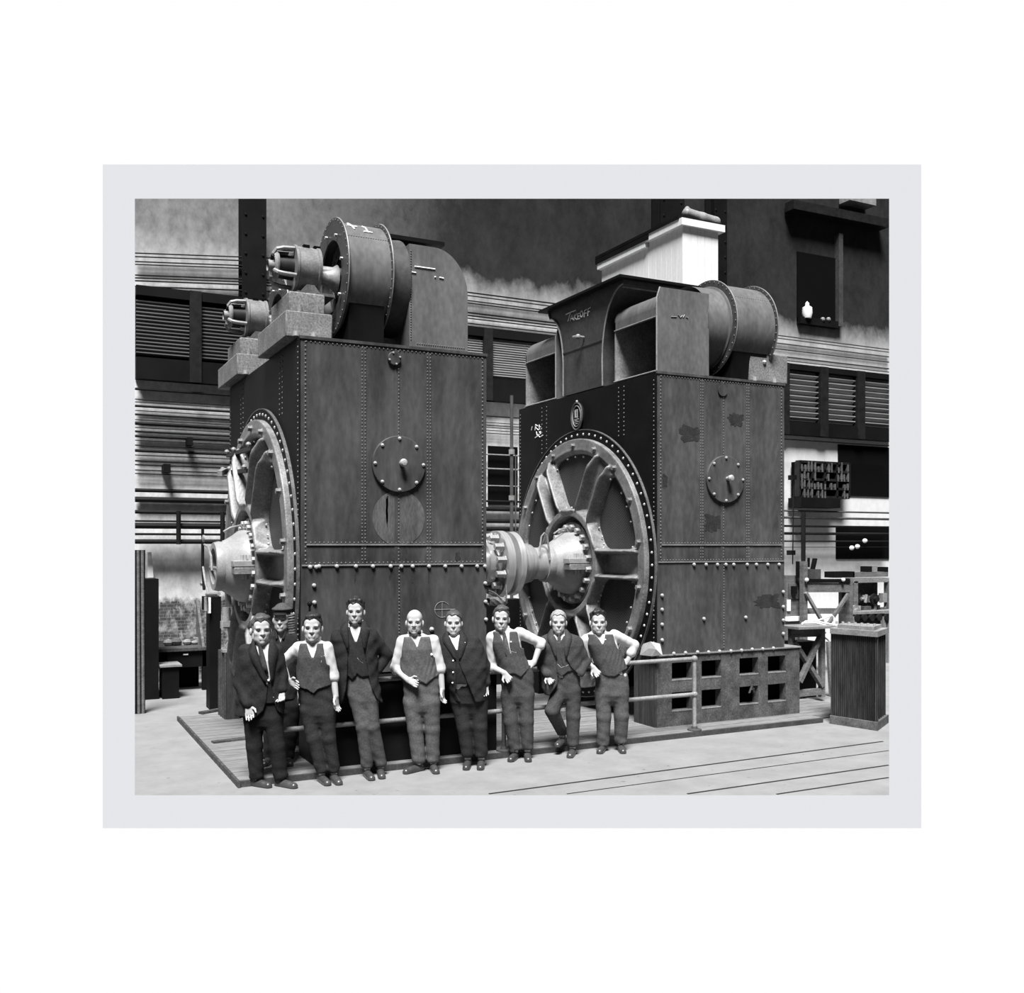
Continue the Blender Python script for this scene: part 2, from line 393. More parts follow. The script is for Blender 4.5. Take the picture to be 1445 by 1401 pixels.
# back wall, cut to the part the photograph shows
def wall_mat():
    m = bpy.data.materials.new('whitewashed_wall'); m.use_nodes = True; n = m.node_tree.nodes; l = m.node_tree.links
    b = n['Principled BSDF']; b.inputs['Roughness'].default_value = .9; b.inputs['Specular IOR Level'].default_value = .1
    c = n.new('ShaderNodeTexCoord'); sx = n.new('ShaderNodeSeparateXYZ'); l.new(c.outputs['Object'], sx.inputs[0])
    mp = n.new('ShaderNodeMapping'); mp.inputs['Scale'].default_value = (1.2, 1.2, .8); l.new(c.outputs['Object'], mp.inputs[0])
    no = n.new('ShaderNodeTexNoise'); no.inputs['Scale'].default_value = .8; no.inputs['Detail'].default_value = 9; no.inputs['Roughness'].default_value = .68; l.new(mp.outputs[0], no.inputs['Vector'])
    fn = n.new('ShaderNodeTexNoise'); fn.inputs['Scale'].default_value = 5; fn.inputs['Detail'].default_value = 8; fn.inputs['Roughness'].default_value = .7; l.new(mp.outputs[0], fn.inputs['Vector'])
    def math(op, a, bb=None, cl=False):
        q = n.new('ShaderNodeMath'); q.operation = op; q.use_clamp = cl
        for i, x in enumerate((a, bb)):
            if x is None: continue
            if isinstance(x, (int, float)): q.inputs[i].default_value = x
            else: l.new(x, q.inputs[i])
        return q.outputs[0]
    # whitewash below about 7.6 m, its upper edge sooty and ragged
    t = math('ADD', sx.outputs[2], math('MULTIPLY', math('SUBTRACT', no.outputs[0], .5), 1.7))
    edge = math('MULTIPLY', math('SUBTRACT', 8.1, t), .8, True)
    r1 = n.new('ShaderNodeValToRGB'); r1.color_ramp.elements[0].position = .25; r1.color_ramp.elements[1].position = .6
    r1.color_ramp.elements[0].color = (.42, .42, .42, 1); r1.color_ramp.elements[1].color = (.78, .78, .78, 1); l.new(fn.outputs[0], r1.inputs[0])
    # upper wall: grey plaster on the left bays, dark paint to the right
    right = math('MULTIPLY', math('SUBTRACT', math('ADD', sx.outputs[0], math('MULTIPLY', math('SUBTRACT', no.outputs[0], .5), 5)), 3.5), .22, True)
    r2 = n.new('ShaderNodeValToRGB'); r2.color_ramp.elements[0].position = .34; r2.color_ramp.elements[1].position = .68
    r2.color_ramp.elements[0].color = (.07, .07, .07, 1); r2.color_ramp.elements[1].color = (.38, .38, .38, 1)
    mixn = math('ADD', math('MULTIPLY', no.outputs[0], .6), math('MULTIPLY', fn.outputs[0], .4)); l.new(mixn, r2.inputs[0])
    r3 = n.new('ShaderNodeValToRGB'); r3.color_ramp.elements[0].position = .3; r3.color_ramp.elements[1].position = .75
    r3.color_ramp.elements[0].color = (.008, .008, .008, 1); r3.color_ramp.elements[1].color = (.048, .048, .048, 1); l.new(mixn, r3.inputs[0])
    m1 = n.new('ShaderNodeMix'); m1.data_type = 'RGBA'; l.new(right, m1.inputs[0]); l.new(r2.outputs[0], m1.inputs[6]); l.new(r3.outputs[0], m1.inputs[7])
    rw = math('MULTIPLY', math('SUBTRACT', sx.outputs[0], 9.0), .4, True)
    r1b = n.new('ShaderNodeValToRGB'); r1b.color_ramp.elements[0].position = .2; r1b.color_ramp.elements[1].position = .6
    r1b.color_ramp.elements[0].color = (.6, .6, .6, 1); r1b.color_ramp.elements[1].color = (.76, .76, .76, 1); l.new(fn.outputs[0], r1b.inputs[0])
    m0 = n.new('ShaderNodeMix'); m0.data_type = 'RGBA'; l.new(rw, m0.inputs[0]); l.new(r1.outputs[0], m0.inputs[6]); l.new(r1b.outputs[0], m0.inputs[7])
    m2 = n.new('ShaderNodeMix'); m2.data_type = 'RGBA'; l.new(edge, m2.inputs[0]); l.new(m1.outputs[2], m2.inputs[6]); l.new(m0.outputs[2], m2.inputs[7])
    # bare brick near the ground
    bk = n.new('ShaderNodeTexBrick'); bk.inputs['Scale'].default_value = 4.2; bk.inputs['Color1'].default_value = (.05, .05, .05, 1); bk.inputs['Color2'].default_value = (.09, .09, .09, 1); bk.inputs['Mortar'].default_value = (.16, .16, .16, 1); bk.inputs['Mortar Size'].default_value = .02
    cx = n.new('ShaderNodeCombineXYZ'); l.new(sx.outputs[0], cx.inputs[0]); l.new(sx.outputs[2], cx.inputs[1]); l.new(cx.outputs[0], bk.inputs['Vector'])
    r4 = n.new('ShaderNodeValToRGB'); r4.color_ramp.elements[0].position = .48; r4.color_ramp.elements[1].position = .62
    r4.color_ramp.elements[0].color = (0, 0, 0, 1); r4.color_ramp.elements[1].color = (.6, .6, .6, 1); l.new(fn.outputs[0], r4.inputs[0])
    m3 = n.new('ShaderNodeMix'); m3.data_type = 'RGBA'; l.new(r4.outputs[0], m3.inputs[0]); l.new(bk.outputs[0], m3.inputs[6]); m3.inputs[7].default_value = (.5, .5, .5, 1)
    low = math('MULTIPLY', math('SUBTRACT', 1.5, math('ADD', sx.outputs[2], math('MULTIPLY', math('SUBTRACT', fn.outputs[0], .5), .35))), 9.0, True)
    lowl = math('MULTIPLY', low, math('LESS_THAN', sx.outputs[0], 9.0))
    m4 = n.new('ShaderNodeMix'); m4.data_type = 'RGBA'; l.new(lowl, m4.inputs[0]); l.new(m2.outputs[2], m4.inputs[6]); l.new(m3.outputs[2], m4.inputs[7])
    l.new(m4.outputs[2], b.inputs['Base Color'])
    return m
a, b_ = at(190, 280, 1, YW), at(1255, 280, 1, YW)
wl = MB().prism([(a.x, 0), (b_.x, 0), (b_.x, b_.z), (a.x, a.z)], 1, YW, YW + .25).build('wall_back', wall_mat(), loc=(0, YW, 0), smooth=0); struct(wl)

# dark building columns standing against the wall
def column(name, xl, xr, ytop, depth=.35, y=YW - .02, base=0.0, m=BLACK):
    p = at(xl, ytop, 1, y - depth); q = at(xr, ytop, 1, y - depth)
    mb = MB(); d = depth
    w = q.x - p.x
    mb.box(p.x, q.x, y - d, y - d + .03, base, p.z); mb.box(p.x, q.x, y - .03, y, base, p.z)
    mb.box(p.x + w * .42, q.x - w * .42, y - d + .03, y - .03, base, p.z)
    for zz in np.arange(base + .3, p.z - .2, .35):
        for sx in (.14, .86): mb.rivet((p.x + w * sx, y - d, zz), (0, -1, 0), .03, .02)
    o = mb.build(name, m); struct(o); return o
column('trim_11', 342, 376, 262)
column('trim_12', 932, 966, 262)
column('trim_13', 1008, 1026, 262)

# shuttered windows (louvred) : dark reveal, slats, mullions
SLAT = mat('window_slat', .11, .6, var=.3, sc=3, stretch=(.5, 5, 5))
SLATL = mat('window_slat_pale', .30, .6, var=.25, sc=3, stretch=(.5, 5, 5))
def louvre(name, x0, x1, z0, z1, nsl, mulls, sm, bands=(.28, .38), back=None):
    y = YW - .02
    r = MB().box(x0, x1, y - .02, y, z0, z1).build(name, back or HOLE); struct(r)
    mb = MB(); dz = (z1 - z0 - bands[0] - bands[1]) / nsl
    for i in range(nsl):
        z = z0 + bands[0] + (i + .5) * dz; h = dz * random.uniform(.25, .42)
        mb.add([(x0, y - .03, z - h), (x1, y - .03, z - h), (x1, y - .12, z + h * .2), (x0, y - .12, z + h * .2), (x0, y - .03, z - h + .01), (x1, y - .03, z - h + .01), (x1, y - .12, z + h * .2 + .02), (x0, y - .12, z + h * .2 + .02)],
               [(0, 1, 2, 3), (7, 6, 5, 4), (0, 4, 5, 1), (1, 5, 6, 2), (2, 6, 7, 3), (3, 7, 4, 0)])
    mb.build('slat_panel', sm, r)
    fr = MB().box(x0, x1, y - .17, y - .02, z0, z0 + bands[0] * .9).box(x0, x1, y - .17, y - .02, z1 - bands[1] * .7, z1)
    fr.build('window_frame', BLACK, r)
    for mxp, w in mulls:
        MB().box(mxp - w, mxp + w, y - .2, y - .02, z0, z1).build('mullion', IRON, r)
    return r
zz0 = at(190, 536, 1, YW).z; zz1 = at(190, 405, 1, YW).z
xa = at(190.5, 500, 1, YW).x
louvre('window_1', xa, at(420, 500, 1, YW).x, zz0, zz1, 15, [(at(276, 500, 1, YW - .2).x, .1)], SLAT, (.42, .24))
z0 = at(700, 568, 1, YW).z; z1 = at(700, 468, 1, YW).z
louvre('window_2', at(560, 500, 1, YW).x, at(790, 500, 1, YW).x, z0, z1, 15, [(at(689, 500, 1, YW - .2).x, .1)], SLATL, (.5, .24), mat('shutter_back', .14, .8))
z0 = at(1150, 617, 1, YW).z; z1 = at(1150, 519, 1, YW).z
louvre('window_3', at(1096, 500, 1, YW).x, at(1254.5, 500, 1, YW).x, z0, z1, 9, [(at(q, 560, 1, YW - .2).x, .13) for q in (1108, 1163, 1215)], SLATL, (.36, .2), mat('shutter_back', .14))
# tall dark window recess high on the right wall, with its pale sill
x0, x1 = at(1124, 400, 1, YW).x, at(1178, 400, 1, YW).x; z0, z1 = at(1150, 458, 1, YW).z, at(1150, 360, 1, YW).z
r = MB().box(x0, x1, YW - .04, YW - .005, z0, z1).build('window_4', HOLE); struct(r)
MB().box(x1 - .02, x1 + .12, YW - .16, YW, z0, z1 + .6).build('window_frame', DUCTD, r)
MB().box(x0, x1, YW - .14, YW, z0 - .05, z0 + .12).build('window_sill', BLACK, r)
p = at(1139, 449, 1, YW - .12)
o = MB().lathe([(0, .1), (.12, .13), (.26, .12), (.3, .05), (.36, .05), (.42, .0)], p, (0, 0, 1), 14).build('jug', CHALK)
tag(o, 'small white jug standing on the sill of the high dark window', 'jug')
for q in (1161, 1169):
    p = at(q, 452.5, 1, YW - .12)
    o = MB().ball(p + Vector((0, 0, .03)), .06, 10).build('cup', LIGHTG)
    tag(o, 'tiny pale cup on the high window sill, %s' % ('left of the pair' if q == 1161 else 'right of the pair beside the frame'), 'cup')
# dark bays in the wall: flat near-black panels, the openings' shade put into colour
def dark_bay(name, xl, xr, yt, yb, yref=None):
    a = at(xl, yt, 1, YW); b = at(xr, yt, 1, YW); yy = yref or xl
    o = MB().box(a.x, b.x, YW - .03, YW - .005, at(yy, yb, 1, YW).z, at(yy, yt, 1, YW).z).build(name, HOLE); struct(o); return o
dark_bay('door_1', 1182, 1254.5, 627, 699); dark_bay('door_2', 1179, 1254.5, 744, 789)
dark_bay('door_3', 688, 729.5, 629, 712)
# crane girder across the top right corner, its lit upper edge
a = at(1120, 279.5, 1, YW - .35); b = at(1254.5, 307, 1, YW - .35)
o = MB().beam((a.x, YW - .2, a.z - .14), (b.x, YW - .2, a.z - .14 + (b.z - a.z)), .3, .22).build('crane_girder', IRON)
tag(o, 'dark crane girder high on the wall at the top right corner', 'girder')
a = at(1195, 284, 1, YW - .3); b = at(1232, 289, 1, YW - .3)
o = MB().box(a.x, b.x, YW - .4, YW - .05, b.z - .05, b.z + .14).build('hanging_lamp_box', LIGHTG)
tag(o, 'pale box fixed to the wall above the crane girder, top right', 'box')

# ------------------------------------------------------------------ pipes along the wall
def pipe(x0, y0, x1, y1, th, label, m=PIPE, yp=YW - .1, grp='pipes running along the back wall'):
    a = at(x0, y0, 1, yp); b = at(x1, y1, 1, yp); r = th / 2 / scale_at((a + b) / 2)
    o = MB().tube([a, b], max(r, .008), 10).build('wall_pipe', m); tag(o, label, 'pipe', grp); return o
def vpline(x0, y0, x1):                               # y at x1 of a level line through (x0, y0) along the wall
    return y0 + (770 - y0) * (x1 - x0) / (3400 - x0)
hi = [(357, 1.8), (362, 1.8), (369, 1.8), (373, 1.6), (388, 2), (392, 2), (396, 2), (404, 2)]
for i, (y, t) in enumerate(hi):
    pipe(190.6, y, 398, y + .037 * 208, t, 'thin conduit on the pale wall above the left window, in the upper conduit bundle', grp='thin conduits above the left window')
lf = [(548.5, 3.5, 'b'), (563, 1.5, ''), (567, 1, ''), (572.5, 3.5, 'b'), (579, 1.2, ''), (584.5, 2.8, ''), (592, 1.2, ''), (597, 5, 'b'), (603, 1.4, ''), (608.5, 3, ''), (615, 3.6, ''), (621, 1.3, ''), (628, 1.8, ''), (635.5, 4.2, 'b'), (642, 1.4, ''), (650, 2.4, ''), (655.5, 2, ''), (663, 1.6, ''), (668, 1.6, ''), (691.5, 5.5, 'big'), (704.5, 8, 'big')]
for y, t, k in lf:
    lab = 'thick dark pipe along the pale wall left of the big machines' if k == 'big' else 'horizontal pipe on the whitewashed wall at far left, in the stack of wall pipes'
    pipe(190.6, y, 352, vpline(190, y, 352), t, lab, grp='thick pipes at far left' if k == 'big' else 'pipes on the wall at far left')
# low dark rail with posts on the left
tr = thing('pipe_rack', 'dark pipe rack with short uprights low on the left wall', 'rack', at(255, 765, 1, YW - .3))
for y, t in ((722, 5.5), (735, 3), (741.5, 9), (753.5, 3.5), (764, 7)):
    a = at(190.6, y, 1, YW - .3); b = at(380, vpline(190, y, 380), 1, YW - .3); MB().tube([a, b], t / 2 / scale_at(a), 10).build('rail', PIPE, tr)
for q in (252, 314):
    a = at(q, vpline(190, 720, q), 1, YW - .4); b = at(q, vpline(190, 768, q), 1, YW - .4); MB().tube([a, b], .04, 8).build('upright', PIPE, tr)
o = MB().box(at(230, 654, 1, YW - .22).x, at(240, 654, 1, YW - .22).x, YW - .3, YW - .02, at(235, 667, 1, YW - .22).z, at(235, 655, 1, YW - .22).z)
o = o.build('junction_box', BLACK); o.rotation_euler = (0, 0, 0); tag(o, 'small dark junction box among the pipes, lower of the two at far left', 'box')
o = MB().box(at(264, 654, 1, YW - .22).x, at(271.5, 654, 1, YW - .22).x, YW - .3, YW - .02, at(235, 627, 1, YW - .22).z, at(235, 616, 1, YW - .22).z).build('junction_box', BLACK)
tag(o, 'small dark junction box among the pipes, upper of the two at far left', 'box')
# pipes seen in the gap between the two machines
md = [(412.5, 2), (417, 1.6), (424, 1.6), (427.5, 1.6), (441, 2.2), (445, 2), (449, 1.6), (456, 1.6), (460, 1.4)]
for y, t in md: pipe(640, vpline(661, y, 640), 800, vpline(661, y, 800), t, 'thin conduit on the pale wall seen between the two machine tops', grp='thin conduits between the machine tops')
for y, t in ((587, 1.8), (596, .8), (600, .8), (603, .8), (607, .8), (611, 1), (641, 2), (661, 2.2), (685, 1.6), (707, 3), (718, 6.5), (735, 6), (746, 6), (758, 4)):
    pm = LIGHTG if y in (641, 661, 685) else PIPE
    pipe(672, vpline(688, y, 672), 736, vpline(688, y, 736), t, ('pale pipe in the dark bay between the two machines' if pm is LIGHTG else 'dark pipe on the wall in the gap between the two machines'), m=pm, grp='pale pipes in the gap' if pm is LIGHTG else 'dark pipes in the gap')
a = at(722, 558, 1, YW - .6); b = Vector((a.x, a.y, 0))
dp = thing('down_pipe', 'grey vertical pipe with collars between the two machines', 'pipe', (a.x, a.y, b.z))
MB().tube([a, b], .035, 10).build('pipe', PIPEG, dp); MB().tube([a + Vector((.09, 0, -1.2)), b + Vector((.09, 0, 2.5))], .015, 8).build('thin_pipe', PIPEG, dp)
for y in (641, 706): MB().lathe([(0, .06), (.1, .06)], at(722, y, 1, YW - .6), (0, 0, 1), 12).build('collar', LIGHTG, dp)
# pipes on the right wall
rt_ = [(474, 1.6), (478, 1.4), (485, 1.6), (493, 1.8), (503, 2), (508, 1.4)]
for y, t in rt_: pipe(1072, vpline(1105, y, 1072), 1254.6, vpline(1105, y, 1254), t, 'thin conduit above the right hand window', grp='thin conduits above the right window', m=PIPEG)
for y, t, k in ((619, 2.4, ''), (720.5, 2.5, 'g'), (730, 3.4, 'g'), (742, 3, ''), (752.5, 4, ''), (763.5, 2.2, ''), (772, .9, '')):
    pipe(1100, vpline(1105, y, 1100), 1254.6, vpline(1105, y, 1254), t, 'horizontal pipe on the white wall right of the big machines' if not k else 'greyish pipe crossing the white wall below the hanging rack', m=PIPEG if k else PIPE, yp=YW - .35, grp='grey pipes on the right wall' if k else 'pipes on the right wall')
a = at(1133.5, 722, 1, YW - .5); b = at(1133.5, 792, 1, YW - .5)
o = MB().tube([a, b], .055, 10).build('pipe_upright', PIPE); tag(o, 'short thick black upright pipe on the white wall at right', 'pipe')
a = at(1120, 675, 1, YW - .45); b = at(1118.5, 796, 1, YW - .45)
vs = thing('valve_rod', 'thin rod with two dark valve boxes on the white right wall', 'valve', b)
MB().tube([a, b], .014, 8).build('rod', PIPE, vs)
for q, y in ((1118, 674), (1116, 780)):
    c = at(q, y, 1, YW - .45); MB().box(c.x - .06, c.x + .07, c.y - .08, c.y + .08, c.z - .05, c.z + .06).build('valve_box', BLACK, vs)
# hanging rack of dark castings on the right wall
c0 = at(1135, 652, 1, YW - .5); c1 = at(1205, 652, 1, YW - .5); zt = at(1170, 652, 1, YW - .5).z; zb = at(1170, 701, 1, YW - .5).z; zb2 = at(1150, 716, 1, YW - .5).z
rk = thing('hanging_rack', 'dark openwork rack of resistor grids on the white right wall', 'rack', (c0.x, YW - .5, zb2))
MB().box(c0.x, c1.x, YW - .25, YW - .06, zb, zt).build('back_plate', HOLE, rk)
mb = MB()
for k in range(5): z = zt + (zb - zt) * k / 4; mb.box(c0.x, c1.x, YW - .36, YW - .2, z - .03, z + .03)
for k in range(5): x = c0.x + (c1.x - c0.x) * k / 4; mb.box(x - .03, x + .03, YW - .36, YW - .2, zb, zt)
mb.build('rack_frame', IRON, rk)
mb = MB()
for j in range(4):
    for k in range(15):
        if random.random() < .8:
            x = c0.x + (c1.x - c0.x) * (k + .5 + random.uniform(-.2, .2)) / 15; z = zt + (zb - zt) * (j + .5) / 4
            mb.box(x - .02, x + .02, YW - .37, YW - .3, z - .13, z + random.uniform(0, .13))
mb.build('resistor_grid', RUSTG, rk)['kind'] = 'stuff'
MB().box(c0.x - .1, c0.x + (c1.x - c0.x) * .72, YW - .5, YW - .06, zb2, zb - .03).build('lower_bin', BLACK, rk)
# white patches standing in the dark lower bay
for q, y, lab in ((1202, 773, 'leftmost'), (1210, 771, 'middle'), (1220.5, 763, 'rightmost, highest')):
    c = at(q, y, 1, YW - .4); o = MB().ball(c, .07, 12, (1.1, .6, .8)).build('lamp_globe', CHALK); tag(o, 'white lamp globe in the dark bay at right, %s of three' % lab, 'lamp')
# ------------------------------------------------------------------ plank deck
PZ = .065
dk = thing('plank_deck', 'low deck of grey planks under the machines, its dark edge towards the men', 'platform', (1.95, 9.80, 0))
mb = MB(); y = 9.80
while y < 13.85:
    w = .19
    mb.box(1.95, 10.75 if y > 9.98 else 9.72, y + .006, min(y + w, 13.86) - .006, .012, PZ)
    y += w
mb.build('planks', WOODW, dk)
MB().box(1.952, 9.7, 9.798, 13.86, .001, .03).build('sleeper', HOLE, dk)
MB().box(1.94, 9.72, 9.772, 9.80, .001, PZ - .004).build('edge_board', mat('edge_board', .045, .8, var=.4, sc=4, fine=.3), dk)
mb = MB()
yy = 9.75
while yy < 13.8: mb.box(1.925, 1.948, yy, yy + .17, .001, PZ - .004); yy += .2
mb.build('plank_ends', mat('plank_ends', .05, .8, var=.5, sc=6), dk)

# ------------------------------------------------------------------ the end shield (spider) as one casting
YF, YB, YC, ZA, ZT, ZB = 10.2, 14.04, 12.12, 2.15, 4.63, 1.0
RW0, RW1, RC = .78, 1.575, .15                         # window inner / outer radius, corner radius
def win_sdf(Y, Z):
    """2-D distance to the nearest of the six rounded windows (Y, Z relative to the axis)"""
    r = np.sqrt(Y * Y + Z * Z); a = np.arctan2(Z, -Y)   # -Y is towards the front
    a6 = (a / (pi / 3)) % 1.0; da = np.abs(a6 - .5) * (pi / 3)   # 0 at the window's middle
    side = r * np.sin(np.clip(pi / 6 - da, -pi, pi / 2)) - .205   # distance from the spoke's edge, inside positive
    q1 = -side + RC; q2 = r - RW1 + RC; q3 = RW0 - r + RC
    d1 = np.sqrt(np.maximum(q1, 0) ** 2 + np.maximum(q2, 0) ** 2) - RC + np.minimum(np.maximum(q1, q2), 0)
    d2 = np.sqrt(np.maximum(q1, 0) ** 2 + np.maximum(q3, 0) ** 2) - RC + np.minimum(np.maximum(q1, q3), 0)
    return np.maximum(d1, d2)
def spider_mesh():
    h = .0135
    f = Field((-.30, -1.84, -1.84), (.06, 1.84, 1.84), h)
    X, Y, Z = f.grid(tuple(slice(0, len(a)) for a in f.ax))
    Y2, Z2 = Y[0], Z[0]
    r = np.sqrt(Y2 * Y2 + Z2 * Z2); ws = win_sdf(Y2, Z2)
    a = np.arctan2(Z2, -Y2); sp = (a / (pi / 3) + .5) % 1.0 - .5; s = r * np.sin(np.abs(sp) * pi / 3)   # distance from a spoke's centre line
    H = np.full(r.shape, .055)                          # height of the front surface
    rim = np.clip((r - 1.60) / .04, 0, 1) * np.clip((1.83 - r) / .03, 0, 1)
    H = np.maximum(H, .055 + .045 * rim)
    rib = np.exp(-((s - .175) / .03) ** 4) * np.clip((1.70 - r) / .06, 0, 1) * np.clip((r - .72) / .05, 0, 1) * (np.abs(sp) < .45)
    hgt = .215 - .10 * np.clip((r - 1.38) / .34, 0, 1) ** 2
    H = np.maximum(H, .055 + (hgt - .055) * np.clip(rib, 0, 1))
    hub = np.clip((r - .66) / .02, 0, 1) * np.clip((.82 - r) / .04, 0, 1)
    H = np.maximum(H, .055 + .15 * hub)
    lip = np.exp(-((ws - .03) / .03) ** 2) * .025; H = H + lip
    body = np.maximum.reduce([-ws, r - 1.80, .67 - r])
    d = np.maximum(np.maximum(-(X + H[None]), X - .03), body[None] + 0 * X)
    # X axis negative = towards the viewer of the end; smooth the height field distance a little
    f.d = d.astype(np.float32) * .8
    return f.mesh()
SPV, SPQ = spider_mesh()

def window_poly(k, grow=.03, n=10):
    """outline of window k (rounded), in (Y, Z) about the axis"""
    pts = []; mid = (k + .5) * pi / 3
    def edge_r(s, r): return math.asin(min(1, (.205 - grow) / r))
    ang = lambda r: pi / 6 - math.asin((.205 - grow) / r)
    r0, r1 = RW0 - grow, RW1 + grow
    for i in range(n + 1): t = -ang(r1) + 2 * ang(r1) * i / n; pts.append((mid + t, r1 - (.05 if i in (0, n) else 0)))
    for i in range(n + 1): t = ang(r0) - 2 * ang(r0) * i / n; pts.append((mid + t, r0 + (.05 if i in (0, n) else 0)))
    return [(-r * cos(a), r * sin(a)) for a, r in pts]

def mesh_mat():
    m = bpy.data.materials.new('woven_wire_screen'); m.use_nodes = True; n = m.node_tree.nodes; l = m.node_tree.links
    b = n['Principled BSDF']; b.inputs['Roughness'].default_value = .6; b.inputs['Specular IOR Level'].default_value = .2
    c = n.new('ShaderNodeTexCoord'); s = n.new('ShaderNodeSeparateXYZ'); l.new(c.outputs['Object'], s.inputs[0])
    def mt(op, a, bb):
        q = n.new('ShaderNodeMath'); q.operation = op
        for i, x in enumerate((a, bb)):
            if isinstance(x, (int, float)): q.inputs[i].default_value = x
            else: l.new(x, q.inputs[i])
        return q.outputs[0]
    u = mt('FRACT', mt('MULTIPLY', mt('ADD', s.outputs[1], s.outputs[2]), 26.0), 0); v = mt('FRACT', mt('MULTIPLY', mt('SUBTRACT', s.outputs[1], s.outputs[2]), 26.0), 0)
    w = mt('MAXIMUM', mt('LESS_THAN', u, .34), mt('LESS_THAN', v, .34))
    mx = n.new('ShaderNodeMix'); mx.data_type = 'RGBA'; l.new(w, mx.inputs[0]); mx.inputs[6].default_value = (.003, .003, .003, 1); mx.inputs[7].default_value = (.10, .10, .10, 1)
    l.new(mx.outputs[2], b.inputs['Base Color']); return m
SCREEN = mesh_mat()
HEXB = None
def hex_bolt(mb, c, d, r=.04, h=.045):
    c = Vector(c); d = Vector(d).normalized()
    mb.lathe([(0, r * 1.25), (h * .2, r * 1.25), (h * .2, r)], c, d, 6, cap=False); mb.lathe([(h * .2, r), (h * .9, r), (h, r * .8)], c, d, 6); return mb

def end_shield(root, X):
    """the cast spider, screens, bolts and bearing housing on the -X end of a machine whose end plate is at X"""
    me_o = np_mesh('end_shield', SPV + np.array([X - ORG[root.name].x, YC - ORG[root.name].y, ZA - ORG[root.name].z]), SPQ, SPIDER, root)
    ORG[me_o.name] = ORG[root.name]
    rr = MB().lathe([(0, 1.93), (.03, 1.93), (.03, 1.77), (0, 1.77), (0, 1.93)], (X, YC, ZA), (-1, 0, 0), 96, cap=False)
    ring = rr.build('rivet_ring', BLACK, root)
    scatter('ring_rivet', MB().rivet((0, 0, 0), (-1, 0, 0), .02, .016), [(X - .03, YC - 1.865 * cos(2 * pi * k / 72), ZA + 1.865 * sin(2 * pi * k / 72)) for k in range(72)], BOLT, ring)
    MB().lathe([(0, 1.938), (.036, 1.938), (.036, 1.926), (0, 1.926)], (X, YC, ZA), (-1, 0, 0), 96, cap=False).build('ring_lip', RUSTG, ring)
    for k in range(6):
        poly = [(YC + p[0], ZA + p[1]) for p in window_poly(k)]
        sc = MB().prism(poly, 0, X - .024, X - .012).build('mesh_screen', SCREEN, root, smooth=0)
    for k in range(18):
        a = 2 * pi * (k + .5) / 18; hex_bolt(MB(), (X - .1, YC - 1.70 * cos(a), ZA + 1.70 * sin(a)), (-1, 0, 0), .036, .05).build('rim_bolt', SPIDER, root)
    scatter('screen_screw', MB().rivet((0, 0, 0), (-1, 0, 0), .016, .02), [(X - .058, YC + window_poly(k, -.035)[i][0], ZA + window_poly(k, -.035)[i][1]) for k in range(6) for i in (0, 3, 5, 7, 10, 13, 17, 20)], BOLT, root)

def bearing(root, X, length, nose, open_nose):
    b = MB()
    b.lathe([(.0, .70), (.02, .68), (.03, .62), (.05, .60), (.06, .58)], (X - .02, YC, ZA), (-1, 0, 0), 56, cap=False)
    b.lathe([(.0, .60), (.10, .60), (.12, .59), (.12, .45)], (X - .02, YC, ZA), (-1, 0, 0), 56, cap=False)
    fl = b.build('bearing_flange', SPIDER, root)
    c = MB(); L = length
    pr = [(.12, .46), (.16, .455), (.26, .435), (L * .6, (.44 + nose) / 2 + .02), (L - .1, nose + .03), (L - .06, nose + .035), (L, nose + .02), (L, nose - .05), (L - .2, nose - .055)]
    c.lathe(pr, (X, YC, ZA), (-1, 0, 0), 56, cap=False)
    hs = c.build('bearing_housing', HUB, root)
    if open_nose:
        MB().lathe([(L - .2, 0.001), (L - .2, nose - .05)], (X, YC, ZA), (-1, 0, 0), 40, cap=False).build('inner_disc', HOLE, hs)
        MB().lathe([(L - .2, .02), (L - .1, .15), (L - .09, .13), (L - .1, .0)], (X, YC, ZA - .1), (-1, 0, 0), 30, cap=False).build('shaft_end', STEEL, hs)
        MB().tube([(X - L + .01, YC - nose + .02, ZA - .02), (X - L + .01, YC + nose - .02, ZA - .02)], .02, 8).build('cross_bar', LIGHTG, hs)
    for k in range(20):
        a = 2 * pi * (k + .5) / 20; hex_bolt(MB(), (X - .14, YC - .525 * cos(a), ZA + .525 * sin(a)), (-1, 0, 0), .04, .07).build('flange_bolt', BOLT, hs)
    # split line flanges on the front side of the housing
    for s in (-1,):
        MB().box(X - L + .14, X - .14, YC - .53, YC - .36, ZA + .0, ZA + .075).build('joint_flange', HUB, hs, bevel=.008)
        MB().box(X - L + .15, X - .14, YC - .53, YC - .36, ZA - .09, ZA - .006).build('joint_flange', SPIDER, hs, bevel=.008)
        for q in (.30, .5, .62):
            x = X - .12 - (L - .26) * q; mb = MB(); mb.cyl((x, YC - .46, ZA + .075), (x, YC - .46, ZA + .14), .022, 8); mb.cyl((x, YC - .46, ZA - .09), (x, YC - .46, ZA - .15), .03, 6); mb.build('joint_bolt', BOLT, hs)
    # lifting loop on top of the housing
    MB().tube([(X - .2, YC - .02, ZA + .45), (X - .24, YC - .02, ZA + .5), (X - .36, YC - .02, ZA + .47), (X - .44, YC - .02, ZA + .42)], .014, 8).build('grease_pipe', LIGHTG, hs)
    return hs

def strip(mb, x0, x1, z, h=.012, w=.045): mb.box(x0, x1, YF - h, YF + .01, z - w / 2, z + w / 2)

